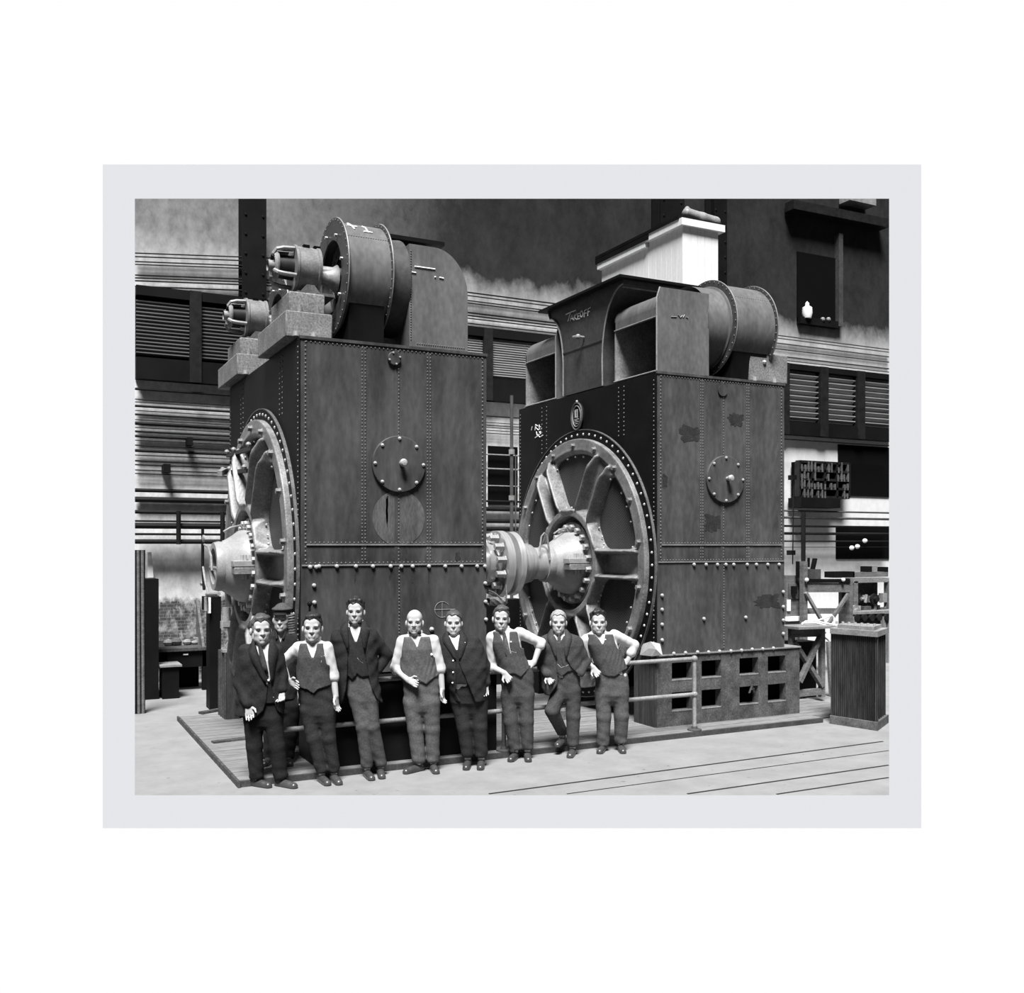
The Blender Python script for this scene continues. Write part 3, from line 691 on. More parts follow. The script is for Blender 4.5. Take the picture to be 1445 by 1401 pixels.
def machine(X0, X1, label, front, seams, cover, bolts_px, leftm):
    root = thing('turbine_generator', label, 'generator', (X0, YF, 0), 'pair of big riveted generators')
    # main sheet-steel casing
    mb = MB().box(X0, X1, YF, YB, ZB, ZT)
    mb.box(X0 - .01, X1 + .01, YF - .014, YF + .03, ZT - .02, ZT + .012)
    cs = mb.build('casing', front, root, smooth=0)
    mb = MB()
    strip(mb, X0 + .06, X1 - .04, 2.412, .014, .016); strip(mb, X0 + .01, X1 - .01, 2.19, .014, .016)
    mb.build('seam_ledge', mat('seam_ledge', .2, .5, var=.3, sc=5), cs)
    mb = MB()
    for sx in seams: mb.box(sx - .028, sx + .028, YF - .006, YF + .01, 2.2, ZT - .05)
    sx = seams[len(seams) // 2]; mb.box(sx - .03, sx + .03, YF - .006, YF + .01, ZB + .03, 2.19)
    mb.build('seam_strip', front, cs)
    mb = MB(); n = (0, -1, 0)
    for x in (X0 + .05, X1 - .05): mb.rivets((x, YF, 2.25), (x, YF, ZT - .05), 52, n, .011)
    for sx in seams:
        for e in ((.018, -.018) if sx != seams[len(seams) // 2] else (.02,)): mb.rivets((sx + e, YF - .005, 2.25), (sx + e, YF - .005, ZT - .06), 60, n, .0095, .007)
    for z in (ZT - .045, 2.435, 2.215): mb.rivets((X0 + .06, YF - .002, z), (X1 - .06, YF - .002, z), 44, n, .0095, .008)
    mb.rivets((seams[len(seams) // 2] + .025, YF - .005, ZB + .05), (seams[len(seams) // 2] + .025, YF - .005, 2.15), 30, n, .0095)
    rv = mb.build('rivets', RIVET, cs); rv['kind'] = 'stuff'
    for (q, y) in bolts_px:
        p = at(q, y, 1, YF - .005); MB().lathe([(0, .024), (.012, .024), (.026, .015), (.031, 0)], p, (0, -1, 0), 10).build('bolt', BOLT, cs)
    # round cover with knob, small plug above
    cxx, cz = cover
    cv = MB().lathe([(0, .315), (.03, .315), (.036, .308), (.036, .0)], (cxx, YF - .002, cz), (0, -1, 0), 56, cap=False).build('cover_plate', front, root)
    for k in range(8):
        a = 2 * pi * k / 8 + pi / 2; MB().lathe([(0, .02), (.012, .02), (.022, .0)], (cxx + .285 * cos(a), YF - .038, cz + .285 * sin(a)), (0, -1, 0), 8).build('cover_bolt', BOLT, cv)
    MB().lathe([(0, .025), (.05, .025), (.055, .04), (.09, .045), (.11, .03), (.115, 0)], (cxx + .02, YF - .036, cz + .01), (0, -1, 0), 16).build('knob', BOLT, cv)
    # black end plate
    mb = MB().box(X0 - .014, X0 + .005, YF + .01, YB - .01, ZB, ZT - .005)
    ep = mb.build('end_plate', BLACK, root)
    mb = MB(); n = (-1, 0, 0)
    mb.rivets((X0 - .014, YF + .06, ZB + .1), (X0 - .014, YF + .06, ZT - .1), 60, n, .011)
    mb.rivets((X0 - .014, YB - .06, ZB + .1), (X0 - .014, YB - .06, ZT - .1), 60, n, .011)
    for yy in (10.95, 11.08, 13.1, 13.25): mb.rivets((X0 - .014, yy, 3.9 if yy < 12 else 3.85), (X0 - .014, yy, ZT - .08), 12, n, .011)
    r_ = mb.build('plate_rivets', RIVET, ep); r_['kind'] = 'stuff'
    end_shield(root, X0 - .014)
    return root, cs, ep

sL = [at(q, 600, 1, YF).x for q in (513, 560, 605)]
bL = [(450, 799), (475, 799), (502, 799), (526, 799), (551, 799), (566, 799), (582, 799), (605, 799), (628, 799), (651, 799), (673, 799), (684, 799), (684.5, 823), (685, 849), (685.5, 874), (443, 826), (443.5, 850), (446, 800), (437.5, 800)]
gl, csL, epL = machine(2.67, 4.86, 'left, nearer riveted steel generator, dark end shield, big fans and motors on its roof', FRONT, sL, (3.77, 3.31), bL, True)
p = at(556, 506, 1, YF - .01)
pg = MB().lathe([(0, .078), (.02, .078), (.025, .07), (.025, 0)], p, (0, -1, 0), 28, cap=False).build('round_plug', FRONT, gl)
for k in range(4): MB().lathe([(0, .012), (.012, .01), (.014, 0)], p + Vector((.064 * cos(k * pi / 2 + .3), -.025, .064 * sin(k * pi / 2 + .3))), (0, -1, 0), 8).build('plug_bolt', BOLT, pg)
# paint left where the round cover once hung, and the chalked cross-in-circle
PATCH = mat('faded_paint', .1, .6, var=.35, sc=3, stretch=(2, 2, .6), fine=.2, spec=.2)
p = at(563, 731, 1, YF); MB().lathe([(0, .31), (.0035, .31), (.0035, 0)], (p.x, YF, p.z), (0, -1, 0), 48, cap=False).build('paint_patch', PATCH, csL, smooth=0)
p = at(624, 860, 1, YF - .004); mb = MB(); r0 = .09
mb.tube([p + Vector((r0 * cos(t), 0, r0 * sin(t))) for t in np.linspace(.6, 2 * pi - .3, 30)], .0028, 4)
mb.tube([p + Vector((-.1, 0, 0)), p + Vector((.16, 0, 0))], .0028, 4); mb.tube([p + Vector((0, 0, -.09)), p + Vector((0, 0, .09))], .0028, 4)
mb.build('chalk_cross', mat('faint_chalk', .28, .9), csL)
for q in ((609, 888), (563, 1)):
    if q[1] > 10: MB().lathe([(0, .028), (.012, .028), (.036, 0)], at(q[0], q[1], 1, YF - .005), (0, -1, 0), 10).build('bolt', BOLT, csL)
bearing(gl, 2.656, .56, .27, True)

sR = [at(q, 600, 1, YF).x for q in (990, 1019, 1055)]
bR = [(979, 796.5), (996, 796.5), (1012, 796.5), (1024, 796.5), (1035, 796.5), (1054, 796.5), (1067, 796.5), (1083, 796.5), (1099, 796.5), (934, 840), (934, 860), (934, 881), (934, 903),
      (950.5, 922), (967, 921), (984, 920), (999.5, 920), (1015, 919), (1031, 918.5), (1046, 917.5), (1061, 916), (1076, 915.5), (1091, 914.5), (993, 873), (1052, 871), (1105, 835), (1105, 856), (1105, 875), (1105, 894)]
gr_, csR, epR = machine(7.29, 9.42, 'right, farther riveted steel generator with an oval nameplate and air hoods on its roof', FRONTR, sR, (8.372, 3.285), bR, False)
p = at(1019.5, 551, 1, YF - .01)
pg = MB().lathe([(0, .075), (.012, .075), (.012, 0)], p, (0, -1, 0), 28, cap=False).build('round_plug', FRONTR, gr_)
bearing(gr_, 7.276, .62, .24, False)
# worn dark stains on the right casing
STAIN = mat('oily_stain', .028, .6, var=.5, sc=8, fine=.4)
def blob(cx, cy, w, h, seed, m, root, plane, name='stain', n=40):
    r = random.Random(seed); ph = [r.uniform(0, 6.28) for _ in range(4)]
    c = at(cx, cy, 1, plane); e = at(cx + w / 2, cy, 1, plane); tz = at(cx, cy - h / 2, 1, plane)
    rx, rz = e.x - c.x, tz.z - c.z
    poly = []
    for k in range(n):
        a = 2 * pi * k / n; q = 1 + .10 * sin(3 * a + ph[0]) + .08 * sin(5 * a + ph[1]) + .10 * sin(11 * a + ph[2]) + r.uniform(-.13, .1)
        sq = max(abs(cos(a)), abs(sin(a))) ** -.7
        poly.append((c.x + rx * cos(a) * q * sq * .85, c.z + rz * sin(a) * q * sq * .85))
    return MB().prism(poly, 1, plane - .0025, plane + .002).build(name, m, root, smooth=0)
blob(973, 612, 34, 26, 1, STAIN, csR, YF); blob(1038, 592, 24, 20, 2, STAIN, csR, YF); blob(1007, 738, 30, 26, 3, STAIN, csR, YF); blob(938, 678, 9, 22, 4, STAIN, csR, YF)
blob(1083, 848, 38, 22, 5, STAIN, csR, YF)
for i, (q, y, w, h) in enumerate([(546, 720, 3.5, 48), (469, 790, 5, 18), (568, 780, 3, 20), (573, 780, 2.5, 22), (604, 778, 4, 20), (501, 810, 2, 24), (550, 806, 2, 22), (582, 811, 2, 26), (605, 811, 2, 26), (646, 785, 8, 16), (560, 785, 14, 16)]):
    blob(q, y, w, h, 20 + i, STAIN, csL, YF - .001, 'drip_stain', 18)
# chalk scribbles
def chalk(name, strokes, mapf, r, parent, m=CHALK):
    mb = MB()
    for s in strokes: mb.tube([mapf(u, v) for u, v in s], r, 5)
    return mb.build(name, m, parent)
def smooth_stroke(pts, n=6):
    out = []
    for i in range(len(pts) - 1):
        p0, p1, p2, p3 = pts[max(i - 1, 0)], pts[i], pts[i + 1], pts[min(i + 2, len(pts) - 1)]
        for k in range(n):
            t = k / n
            out.append(tuple(.5 * ((2 * p1[j]) + (-p0[j] + p2[j]) * t + (2 * p0[j] - 5 * p1[j] + 4 * p2[j] - p3[j]) * t * t + (-p0[j] + 3 * p1[j] - 3 * p2[j] + p3[j]) * t ** 3) for j in (0, 1)))
    return out + [pts[-1]]
XE = 7.29 - .018
endp = lambda u, v: at(u, v, 0, XE)
chalk('chalk_writing', [[(750, 607), (751, 602)], [(755, 607), (756, 599), (759, 601), (756, 603), (760, 607)], [(761, 599), (761, 606), (764, 605), (763, 602), (761, 603)],
                        [(757, 609), (758, 614), (761, 613)], [(761, 609), (763, 612), (763, 608)], [(755, 618), (760, 614.5), (762, 617), (766, 614)]], endp, .007, epR)
# oval nameplate: ring, inner line and raised emblem strokes
npc = at(816.5, 587.5, 0, XE); NP = MB()
ov = lambda k, ry, rz: (npc.y + ry * cos(k), npc.z + rz * sin(k))
npl = MB().prism([ov(t, .155, .2) for t in np.linspace(0, 2 * pi, 41)[:-1]], 0, XE - .03, XE + .005).build('nameplate', BLACK, gr_)
MB().tube([(XE - .034, *ov(t, .15, .195)) for t in np.linspace(0, 2 * pi, 49)], .012, 6, cap=False).build('rim', RUSTG, npl)
MB().tube([(XE - .034, *ov(t, .115, .15)) for t in np.linspace(0, 2 * pi, 49)], .009, 6, cap=False).build('inner_ring', LIGHTG, npl)
nb = lambda u, v: (XE - .036, npc.y - u, npc.z + v)
mb = MB()
for s in ([(-.045, .09), (-.042, -.02)], [(-.02, .1), (-.02, .0), (-.005, -.02)], [(.015, .1), (.018, .06)], [(.03, .1), (.022, .02), (.03, -.025)], [(-.06, -.05), (.055, -.045)], [(-.06, -.085), (.05, -.08)], [(-.045, -.067), (-.03, -.06), (-.015, -.07), (0, -.06), (.015, -.07), (.035, -.06)], [(-.03, -.11), (.03, -.108)]):
    mb.tube([nb(u, v) for u, v in s], .008, 5)
mb.build('emblem', LIGHTG, npl)
MB().ball((XE - .03, npc.y, npc.z + .215), .02, 8).build('nameplate_screw', BOLT, npl)

# ------------------------------------------------------------------ bases
def base_window_grid(x0, x1, z0, z1, holes, y0, y1, m, parent, name):
    xs = sorted({x0, x1, *[h[0] for h in holes], *[h[1] for h in holes]}); zs = sorted({z0, z1, *[h[2] for h in holes], *[h[3] for h in holes]})
    mb = MB()
    for i in range(len(xs) - 1):
        for j in range(len(zs) - 1):
            cx, cz = (xs[i] + xs[i + 1]) / 2, (zs[j] + zs[j + 1]) / 2
            if any(h[0] < cx < h[1] and h[2] < cz < h[3] for h in holes): continue
            mb.box(xs[i], xs[i + 1], y0, y1, zs[j], zs[j + 1])
    return mb.build(name, m, parent, smooth=0)
BASEM = mat('base_iron', .085, .7, var=.55, sc=5, fine=.35, spec=.25)
brt = thing('generator_base', 'dark pocketed base block under the right generator, eight square holes', 'base', (7.28, 10.2, PZ))
hl = []
for q0, q1 in ((948, 976.5), (990, 1017.5), (1043.5, 1070), (1083.5, 1108.5)):
    for (ya, yb, yc, yd) in ((935, 963, 938, 962),):
        pass
    xx0, xx1 = at(q0, 950, 1, YF).x, at(q1, 950, 1, YF).x; hl.append((xx0, xx1, .665, .885)); hl.append((xx0, xx1, .265, .50))
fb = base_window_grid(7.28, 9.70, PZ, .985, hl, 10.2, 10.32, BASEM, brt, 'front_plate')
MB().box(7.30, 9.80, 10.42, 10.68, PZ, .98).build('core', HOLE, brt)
MB().box(7.27, 9.71, 10.18, 10.69, .982, 1.0).build('top_ledge', LIGHTG, brt)
mb = MB()
for k in range(4): mb.box(7.262, 7.30, 10.22 + k * .12, 10.22 + k * .12 + .11, PZ, .97)
mb.build('side_boards', WOODD, brt)
MB().box(7.30, 9.42, 13.4, 14.0, PZ, 1.0).build('rear_pedestal', BLACK, brt)
for h in hl[::2]:
    pass
for h in hl: MB().box(h[0], h[1], 10.196, 10.21, h[2] - .012, h[2] + .004).build('pocket_lip', LIGHTG, brt)
chalk('stencil_a', [[(1057, 978), (1061, 966), (1065, 978)], [(1058.5, 973), (1064, 972)], [(1058, 977), (1061, 968), (1064, 977)]], lambda u, v: at(u, v, 1, 10.196), .014, brt, STAIN)
o = MB()
o.add([tuple(at(q, y, 0, 7.26 - d)) for q, y, d in ((906, 909, 0), (918, 905, .02), (931, 908, 0), (934, 924, .03), (920, 926, .06), (903, 924, .04), (915, 915, .05), (926, 916, .06))], [(0, 1, 6), (1, 7, 6), (1, 2, 7), (2, 3, 7), (3, 4, 7), (4, 6, 7), (4, 5, 6), (5, 0, 6)])
rg = o.build('rag', mat('rag_cloth', .4, .9, var=.2, sc=8), loc=at(918, 925, 0, 7.2), smooth=0); md_ = rg.modifiers.new('thick', 'SOLIDIFY'); md_.thickness = .02
tag(rg, 'crumpled pale rag on the corner of the right base block', 'rag')
blt = thing('generator_base', 'black base block under the left generator behind the men', 'base', (2.8, 9.95, PZ))
MB().box(2.78, 4.86, 9.93, 10.7, PZ, .98).build('plinth', BLACK, blt); MB().box(2.70, 4.86, 13.4, 14.0, PZ, 1.0).build('rear_pedestal', BLACK, blt)
MB().box(2.77, 4.87, 9.915, 10.2, .94, .965).build('top_ledge', IRON, blt)

# ------------------------------------------------------------------ shaft and coupling between the machines
xs = lambda q: at(q, 795, 1, YC).x
sh = thing('drive_shaft', 'bright machined shaft with a bolted coupling between the two generators', 'shaft', (xs(720), YC, ZA))
MB().cyl((4.8, YC, ZA), (7.4, YC, ZA), .225, 48).build('shaft', STEEL, sh)
x0, x1 = xs(703), xs(716)
MB().lathe([(0, .30), (.10, .30), (.14, .26)], (xs(680), YC, ZA), (1, 0, 0), 40).build('collar', STEEL, sh)
fl_ = MB().lathe([(0, .24), (.02, .44), (.10, .45), (.13, .40), (.2, .30), (.36, .27), (.40, .235)], (x1 - .02, YC, ZA), (1, 0, 0), 56).build('coupling_flange', STEEL, sh)
fl2 = MB().lathe([(0, .30), (.02, .46), (.13, .46), (.14, .3)], (x0 - .08, YC, ZA), (1, 0, 0), 56).build('coupling_flange', STEEL, sh)
for k in range(12):
    a = 2 * pi * (k + .3) / 12
    hex_bolt(MB(), (x0 - .08, YC - .38 * cos(a), ZA + .38 * sin(a)), (-1, 0, 0), .05, .12).build('coupling_bolt', BOLT, fl2)
for k in range(8):
    a = 2 * pi * k / 8; MB().cyl((xs(740), YC - .21 * cos(a), ZA + .21 * sin(a)), (xs(740), YC - .25 * cos(a), ZA + .25 * sin(a)), .025, 8).build('set_screw', BOLT, sh)
MB().tube([at(763, 778, 1, YC - .25) + Vector((-.02, 0, -.0)), at(764, 757, 1, YC - .25), at(768, 752, 1, YC - .25), at(772, 756, 1, YC - .25), at(775, 778, 1, YC - .25), at(776, 790, 1, YC - .25)], .014, 8).build('oil_pipe', LIGHTG, sh)
# coiled spring seal and hoses under the coupling
o = MB(); p0 = at(689, 848.5, 1, YC - .4); p1 = at(714, 848, 1, YC - .4)
o.tube([p0.lerp(p1, t) + Vector((0, .05 * sin(t * 90), .05 * cos(t * 90))) for t in np.linspace(0, 1, 90)], .012, 5)
o = o.build('hose_coil', LIGHTG); tag(o, 'pale coiled hose below the coupling between the generators', 'hose')
o = MB().tube([at(690, 833, 1, YC - .5), at(700, 838, 1, YC - .5), at(708, 846, 1, YC - .5)], .012, 6).tube([at(714, 825, 1, YC - .5), at(715, 838, 1, YC - .5), at(713, 847, 1, YC - .5)], .012, 6).build('oil_hose', LIGHTG)
tag(o, 'thin pale oil hoses hanging under the coupling', 'hose')
# small pipe fittings at the left bearing
fr = thing('oil_gauge_pipes', 'oil pipes with a gauge at the nose of the left bearing', 'pipe', at(295, 838, 0, 1.9))
PX_ = 2.0
q = lambda u, v: at(u, v, 0, PX_)
MB().tube([q(286, 745), q(286, 800), q(288, 832)], .018, 8).build('stand_pipe', BLACK, fr)
MB().tube([q(288, 768), q(294, 772), q(298, 785), q(299, 805)], .014, 8).tube([q(286.5, 800), q(290, 822), q(294, 838)], .014, 8).tube([q(292, 838.5), q(309, 838)], .022, 8).build('oil_pipe', LIGHTG, fr)
MB().lathe([(0, .045), (.02, .045), (.03, .02)], q(288.5, 760), (-1, 0, 0), 14).build('gauge', LIGHTG, fr)
for (u, v) in ((286, 823), (306, 838)): MB().ball(q(u, v), .035, 8).build('valve', LIGHTG, fr)
MB().cyl(q(291, 842), q(291, 862), .025, 8).build('sight_glass', LIGHTG, fr)

# dark bolt hole beside the right cover, terminal bars on the left end shield
p = at(1048, 676, 1, YF); MB().lathe([(0, .032), (.004, .032), (.004, 0)], p, (0, -1, 0), 14).build('bolt_hole', HOLE, csR)
tb_ = lambda u, v, X=2.50: at(u, v, 0, X)
for (u0, v0, u1, v1) in ((316, 667, 350, 664), (322, 643, 356, 632)):
    b_ = MB().beam(tb_(u0, v0), tb_(u1, v1), .05, .05).build('terminal_bar', IRON, gl)
    for t in (.05, .35, .95):
        MB().ball(tb_(u0, v0).lerp(tb_(u1, v1), t) + Vector((-.03, 0, .045)), .035, 8).build('terminal_bolt', LIGHTG, gl)
MB().beam(tb_(310, 668, 2.3), tb_(318, 664, 2.48), .06, .07).build('terminal_lug', LIGHTG, gl)

# oil piping and heater coil behind the cap man
o = MB(); a0 = at(411, 866, 0, 2.5); a1 = at(412, 894, 0, 2.5)
o.tube([a0.lerp(a1, t) + Vector((.028 * sin(t * 50), .028 * cos(t * 50), 0)) for t in np.linspace(0, 1, 100)], .011, 5)
o = o.build('spring_coil', RUSTG); tag(o, 'pale vertical spring coil beside the left end shield, behind the men', 'coil')
o = MB().tube([at(437, 854, 1, 9.98), at(437, 872, 1, 9.98)], .012, 8).ball(at(437, 852, 1, 9.98), .028, 10).build('lever', BLACK)
tag(o, 'small ball-topped lever at the corner of the left generator', 'lever')

# ------------------------------------------------------------------ handrail
ra = thing('pipe_handrail', 'two-bar pipe handrail along the deck edge that the men lean on', 'handrail', (2.3, 9.86, PZ))
YRL = 9.86; xL, xR = 2.36, at(980, 930, 1, YRL).x
MB().tube([(2.85, YRL, .97), (xR, YRL, .97)], .026, 12).build('top_rail', LIGHTG, ra)
MB().tube([(xL, YRL, .52), (xR, YRL, .52)], .026, 12).build('lower_rail', LIGHTG, ra)
for x in (2.86, at(711, 1000, 1, YRL).x, xR):
    p = MB().tube([(x, YRL, PZ), (x, YRL, .985)], .026, 12).build('post', PIPEG if x < 6 else LIGHTG, ra)
    MB().lathe([(0, .09), (.015, .09), (.02, .04), (.05, .035)], (x, YRL, PZ), (0, 0, 1), 18).build('foot_flange', PIPEG, p)
    for z in (.52, .97): MB().ball((x, YRL, z), .042, 12).build('rail_fitting', LIGHTG, p)
# ------------------------------------------------------------------ left machine: plinths, motors, fans, hoods
def plinth(Ya, label, px_front):
    """stepped concrete block that carries one motor"""
    xa, xb = at(406.5, 455, 1, 10.22).x, at(473, 455, 1, 10.22).x
    ya = Ya - .42; yb = Ya + .95
    t = thing('motor_plinth', label, 'plinth', (xa, ya, ZT), 'concrete motor plinths')
    zl = 4.93; zu = 5.15
    MB().box(xa, xb, ya, yb, ZT + .012, zl).build('lower_block', CONC, t, bevel=.015)
    MB().box(xa + .05, xb - .07, ya + .05, ya + .9, zl, zu).build('upper_block', CONC, t, bevel=.015)
    for x in (xa + .16, xb - .16):
        for (z, y_) in ((zl, ya + .03),):
            b = MB().cyl((x, y_, z - .002), (x, y_, z + .05), .028, 8); b.cyl((x, y_, z + .05), (x, y_, z + .075), .02, 8); b.build('anchor_bolt', LIGHTG, t)
        MB().cyl((x - .05, ya - .012, ZT + .025), (x - .05, ya - .012, ZT + .07), .03, 8).build('clamp', BOLT, t)
    return zu, xa, xb
def motor(x0, xm, x1, Yd, Zd, r, zb, label):
    t = thing('electric_motor', label, 'motor', ((xm + x1) / 2, Yd, zb), 'electric motors on the left roof')
    MB().lathe([(0, r + .012), (.03, r + .012), (.04, r), (x1 - xm - .04, r), (x1 - xm - .03, r + .012), (x1 - xm, r + .012)], (xm, Yd, Zd), (1, 0, 0), 48).build('stator', mat('motor_paint', .19, .45, var=.3, sc=5, fine=.2), t)
    # open end bell: three arched arms and a cup
    bell = MB(); L = xm - x0
    for k in range(4):
        a = pi / 2 * k + pi / 4 + .2; c, s = cos(a), sin(a)
        bell.tube([(xm, Yd - (r - .02) * c, Zd + (r - .02) * s), (xm - L * .55, Yd - (r - .03) * c, Zd + (r - .03) * s), (xm - L * .85, Yd - (r - .05) * c, Zd + (r - .05) * s), (xm - L, Yd - (r - .11) * c, Zd + (r - .11) * s)], .026, 8)
    bell.lathe([(0, r - .1), (.03, r - .07), (.05, r - .08), (.05, .06), (-.05, .06)], (xm - L, Yd, Zd), (1, 0, 0), 32, cap=False)
    bell.lathe([(0, r - .06), (L * .8, r - .05)], (xm - L * .88, Yd, Zd), (1, 0, 0), 24, cap=False, a0=pi * .98, a1=pi * 1.75)
    bell.build('end_bell', LIGHTG, t)
    MB().lathe([(0, r * .5), (L * .9, r * .55)], (xm - L * .9, Yd, Zd), (1, 0, 0), 24).build('commutator', IRON, t)
    for k in range(5):
        a = 2 * pi * k / 5 + .5; MB().ball((x0 + .02, Yd - .12 * cos(a), Zd + .14 * sin(a)), .022, 8).build('terminal', BOLT, t)
    mb = MB(); w = (x1 - xm)
    mb.prism([(xm + .02, zb + .02), (x1 - .02, zb + .02), (x1 - .1, zb + .12), (xm + .1, zb + .12)], 1, Yd - r - .02, Yd + r - .1); mb.box(xm - .02, x1 + .12, Yd - r - .06, Yd + r, zb, zb + .03)
    mb.build('foot', RUSTG, t)
    MB().cyl((x1 - .02, Yd, Zd), (x1 + .3, Yd, Zd), .07, 16).build('shaft_stub', STEEL, t)
    for u in (.1, .22): MB().box(xm + u, xm + u + .07, Yd - .12, Yd - .06, Zd + r - .03, Zd + r + .005).build('lifting_slot', HOLE, t)
    return t
def fan(xa, xb, Yd, Zd, r, side, label, roof_x0, chalk_it=False, m=None, group='centrifugal fans on the generator roofs', front_flange=True):
    """drum-shaped fan housing; side=-1: open eye towards -X, +1: duct collar towards -X"""
    m = m or DUCT
    t = thing('blower_fan', label, 'fan', ((xa + xb) / 2, Yd, ZT), group)
    w = xb - xa
    MB().lathe([(0, r), (w, r)], (xa, Yd, Zd), (1, 0, 0), 72, cap=False).build('drum', m, t)
    for x in (xa - .012, xb - .012):
        fl = MB().lathe([(0, r + .045), (.024, r + .045), (.024, r * .68), (0, r * .68), (0, r + .045)], (x, Yd, Zd), (1, 0, 0), 72, cap=False).build('drum_flange', DUCTD, t)
        mb = MB()
        for k in range(40): a = 2 * pi * k / 40; mb.rivet((x, Yd - (r + .022) * cos(a), Zd + (r + .022) * sin(a)), (-1, 0, 0), .011, .008)
        mb.build('flange_rivets', RIVET, fl)['kind'] = 'stuff'
        MB().tube([(x + .012, Yd - (r + .045) * cos(a), Zd + (r + .045) * sin(a)) for a in np.linspace(0, 2 * pi, 73)], .008, 5, cap=False).build('flange_edge', LIGHTG, fl)
    mb = MB()
    for k in range(18): a = pi * .1 + .02; mb.rivet((xa + w * (k + .5) / 18, Yd - r * cos(.62), Zd + r * sin(.62)), (0, -cos(.62), sin(.62)), .012, .008)
    mb.build('drum_rivets', RIVET, t)
    # eye ring, wheel and bearing
    MB().lathe([(0, r * .72), (.05, r * .68), (.1, r * .66), (.1, .12)], (xa + .02, Yd, Zd), (1, 0, 0), 48, cap=False).build('eye_ring', IRON, t)
    wh = MB()
    for k in range(24):
        a = 2 * pi * k / 24; wh.beam((xa + .1, Yd - r * .45 * cos(a), Zd + r * .45 * sin(a)), (xa + .1, Yd - r * .66 * cos(a + .12), Zd + r * .66 * sin(a + .12)), .1, .012, (1, 0, 0))
    wh.build('fan_wheel', RUSTG, t)
    MB().lathe([(0, .08), (.12, .1), (.2, .16)], (xa - .15, Yd, Zd), (1, 0, 0), 20).build('hub_bearing', LIGHTG, t)
    scatter('stud', MB().cyl((0, 0, 0), (-.03, 0, 0), .018, 6), [(xa - .02, Yd - r * .8 * cos(2 * pi * k / 8 + .2), Zd + r * .8 * sin(2 * pi * k / 8 + .2)) for k in range(8)], BOLT, t)
    # saddle under the drum
    MB().prism([(Yd - r * .75, ZT + .012), (Yd + r * .75, ZT + .012), (Yd + r * .8, Zd - r * .55), (Yd - r * .8, Zd - r * .55)], 0, xa + .05, xb - .05).build('saddle', BLACK, t)
    return t
def arc(cx, cz, rx, rz, a0, a1, n=12): return [(cx + rx * cos(a0 + (a1 - a0) * k / n), cz + rz * sin(a0 + (a1 - a0) * k / n)) for k in range(n + 1)]

YD1, YD2 = 10.74, 13.34
for Yd, lab, mlab, flab in ((YD1, 'front concrete plinth under the nearer motor, left roof corner', 'nearer electric motor, higher in the photo, beside the big fan drum', 'big riveted fan drum with a chalked T 1 on the left roof'),
                            (YD2, 'rear concrete plinth under the lower-looking motor, far left', 'farther electric motor at the back left of the roof', 'rear fan drum almost hidden behind the front motor')):
    zu, pxa, pxb = plinth(Yd, lab, 0)
    x0 = at(384, 374, 1, YD1).x; xm = at(412, 374, 1, YD1).x; x1 = at(447, 374, 1, YD1).x
    motor(x0, xm, x1, Yd, 5.50, .245, zu, mlab)
    xa, xb = at(468, 380, 1, YD1).x, at(528, 390, 1, YD1).x
    f_ = fan(xa, xb, Yd, 5.44, .62, -1, flab, 2.67)
    if Yd == YD1:
        XA, XB = xa, xb
        # chalk "T 1" on the crown of the drum
        def drum(u, v):                                  # u along the drum 0..1, v = angle down from the crown towards the viewer
            a = pi / 2 + v + .32; return (xa + (xb - xa) * u, Yd + .625 * cos(a), 5.44 + .625 * sin(a))
        chalk('chalk_mark', [[(.14, .28), (.36, .30)], [(.20, .12), (.235, .2), (.25, .3), (.27, .42)], [(.46, .46), (.66, .46)], [(.50, .22), (.56, .28), (.56, .36), (.56, .46)]], drum, .010, f_)
        # side lettering on the plinth
    # hood joined to the drum
    ha, hb = at(577.5, 420, 1, YF + .04).x, at(660, 420, 1, YF + .04).x
    hd = thing('air_hood', 'sheet-steel air hood with a rounded corner at the %s of the left roof' % ('front right' if Yd == YD1 else 'rear right'), 'hood', ((ha + hb) / 2, Yd, ZT), 'air hoods on the generator roofs')
    zt = at(600, 347, 1, YF + .04).z; y0, y1 = Yd - .5, Yd + .48
    poly = [(ha, ZT + .012), (hb, ZT + .012)] + arc(hb - .42, zt - .52, .42, .52, 0, pi / 2, 14) + [(ha, zt)]
    MB().prism(poly, 1, y0, y1).build('hood_shell', DUCT, hd, smooth=40)
    mb = MB(); mb.rivets((ha + .02, y0, ZT + .1), (ha + .02, y0, zt - .08), 36, (0, -1, 0), .009); mb.rivets((ha + .1, y0, ZT + .06), (hb - .05, y0, ZT + .06), 22, (0, -1, 0), .009)
    mb.build('hood_rivets', RIVET, hd)
    MB().lathe([(0, .5), (.02, .54), (ha - xb - .02, .56), (ha - xb, .56)], (xb, Yd, 5.40), (1, 0, 0), 56, cap=False).build('inlet_collar', DUCTD, hd)
    if Yd == YD1:
        mb = MB()
        for s in ([(585, 376), (614, 380)], [(581, 384), (587, 385)], [(613, 391), (615, 391)], [(620, 391.5), (626, 393)]): mb.tube([at(u, v, 1, y0 - .004) for u, v in s], .009, 5)
        mb.build('chalk_dashes', CHALK, hd)
# flat roof box between the two left hoods
za = at(545, 340, 1, YD1 + .7).z
bx = thing('roof_duct', 'dark flat-topped duct box behind the front hood on the left roof', 'duct', (3.9, 12.1, ZT))
MB().box(XB + .1, ha + .75, 11.5, 12.6, ZT + .012, za - .05).build('duct_body', DUCTD, bx)
MB().box(XB + .02, ha + .82, 11.15, 12.95, za - .05, za).build('duct_lid', BLACK, bx)
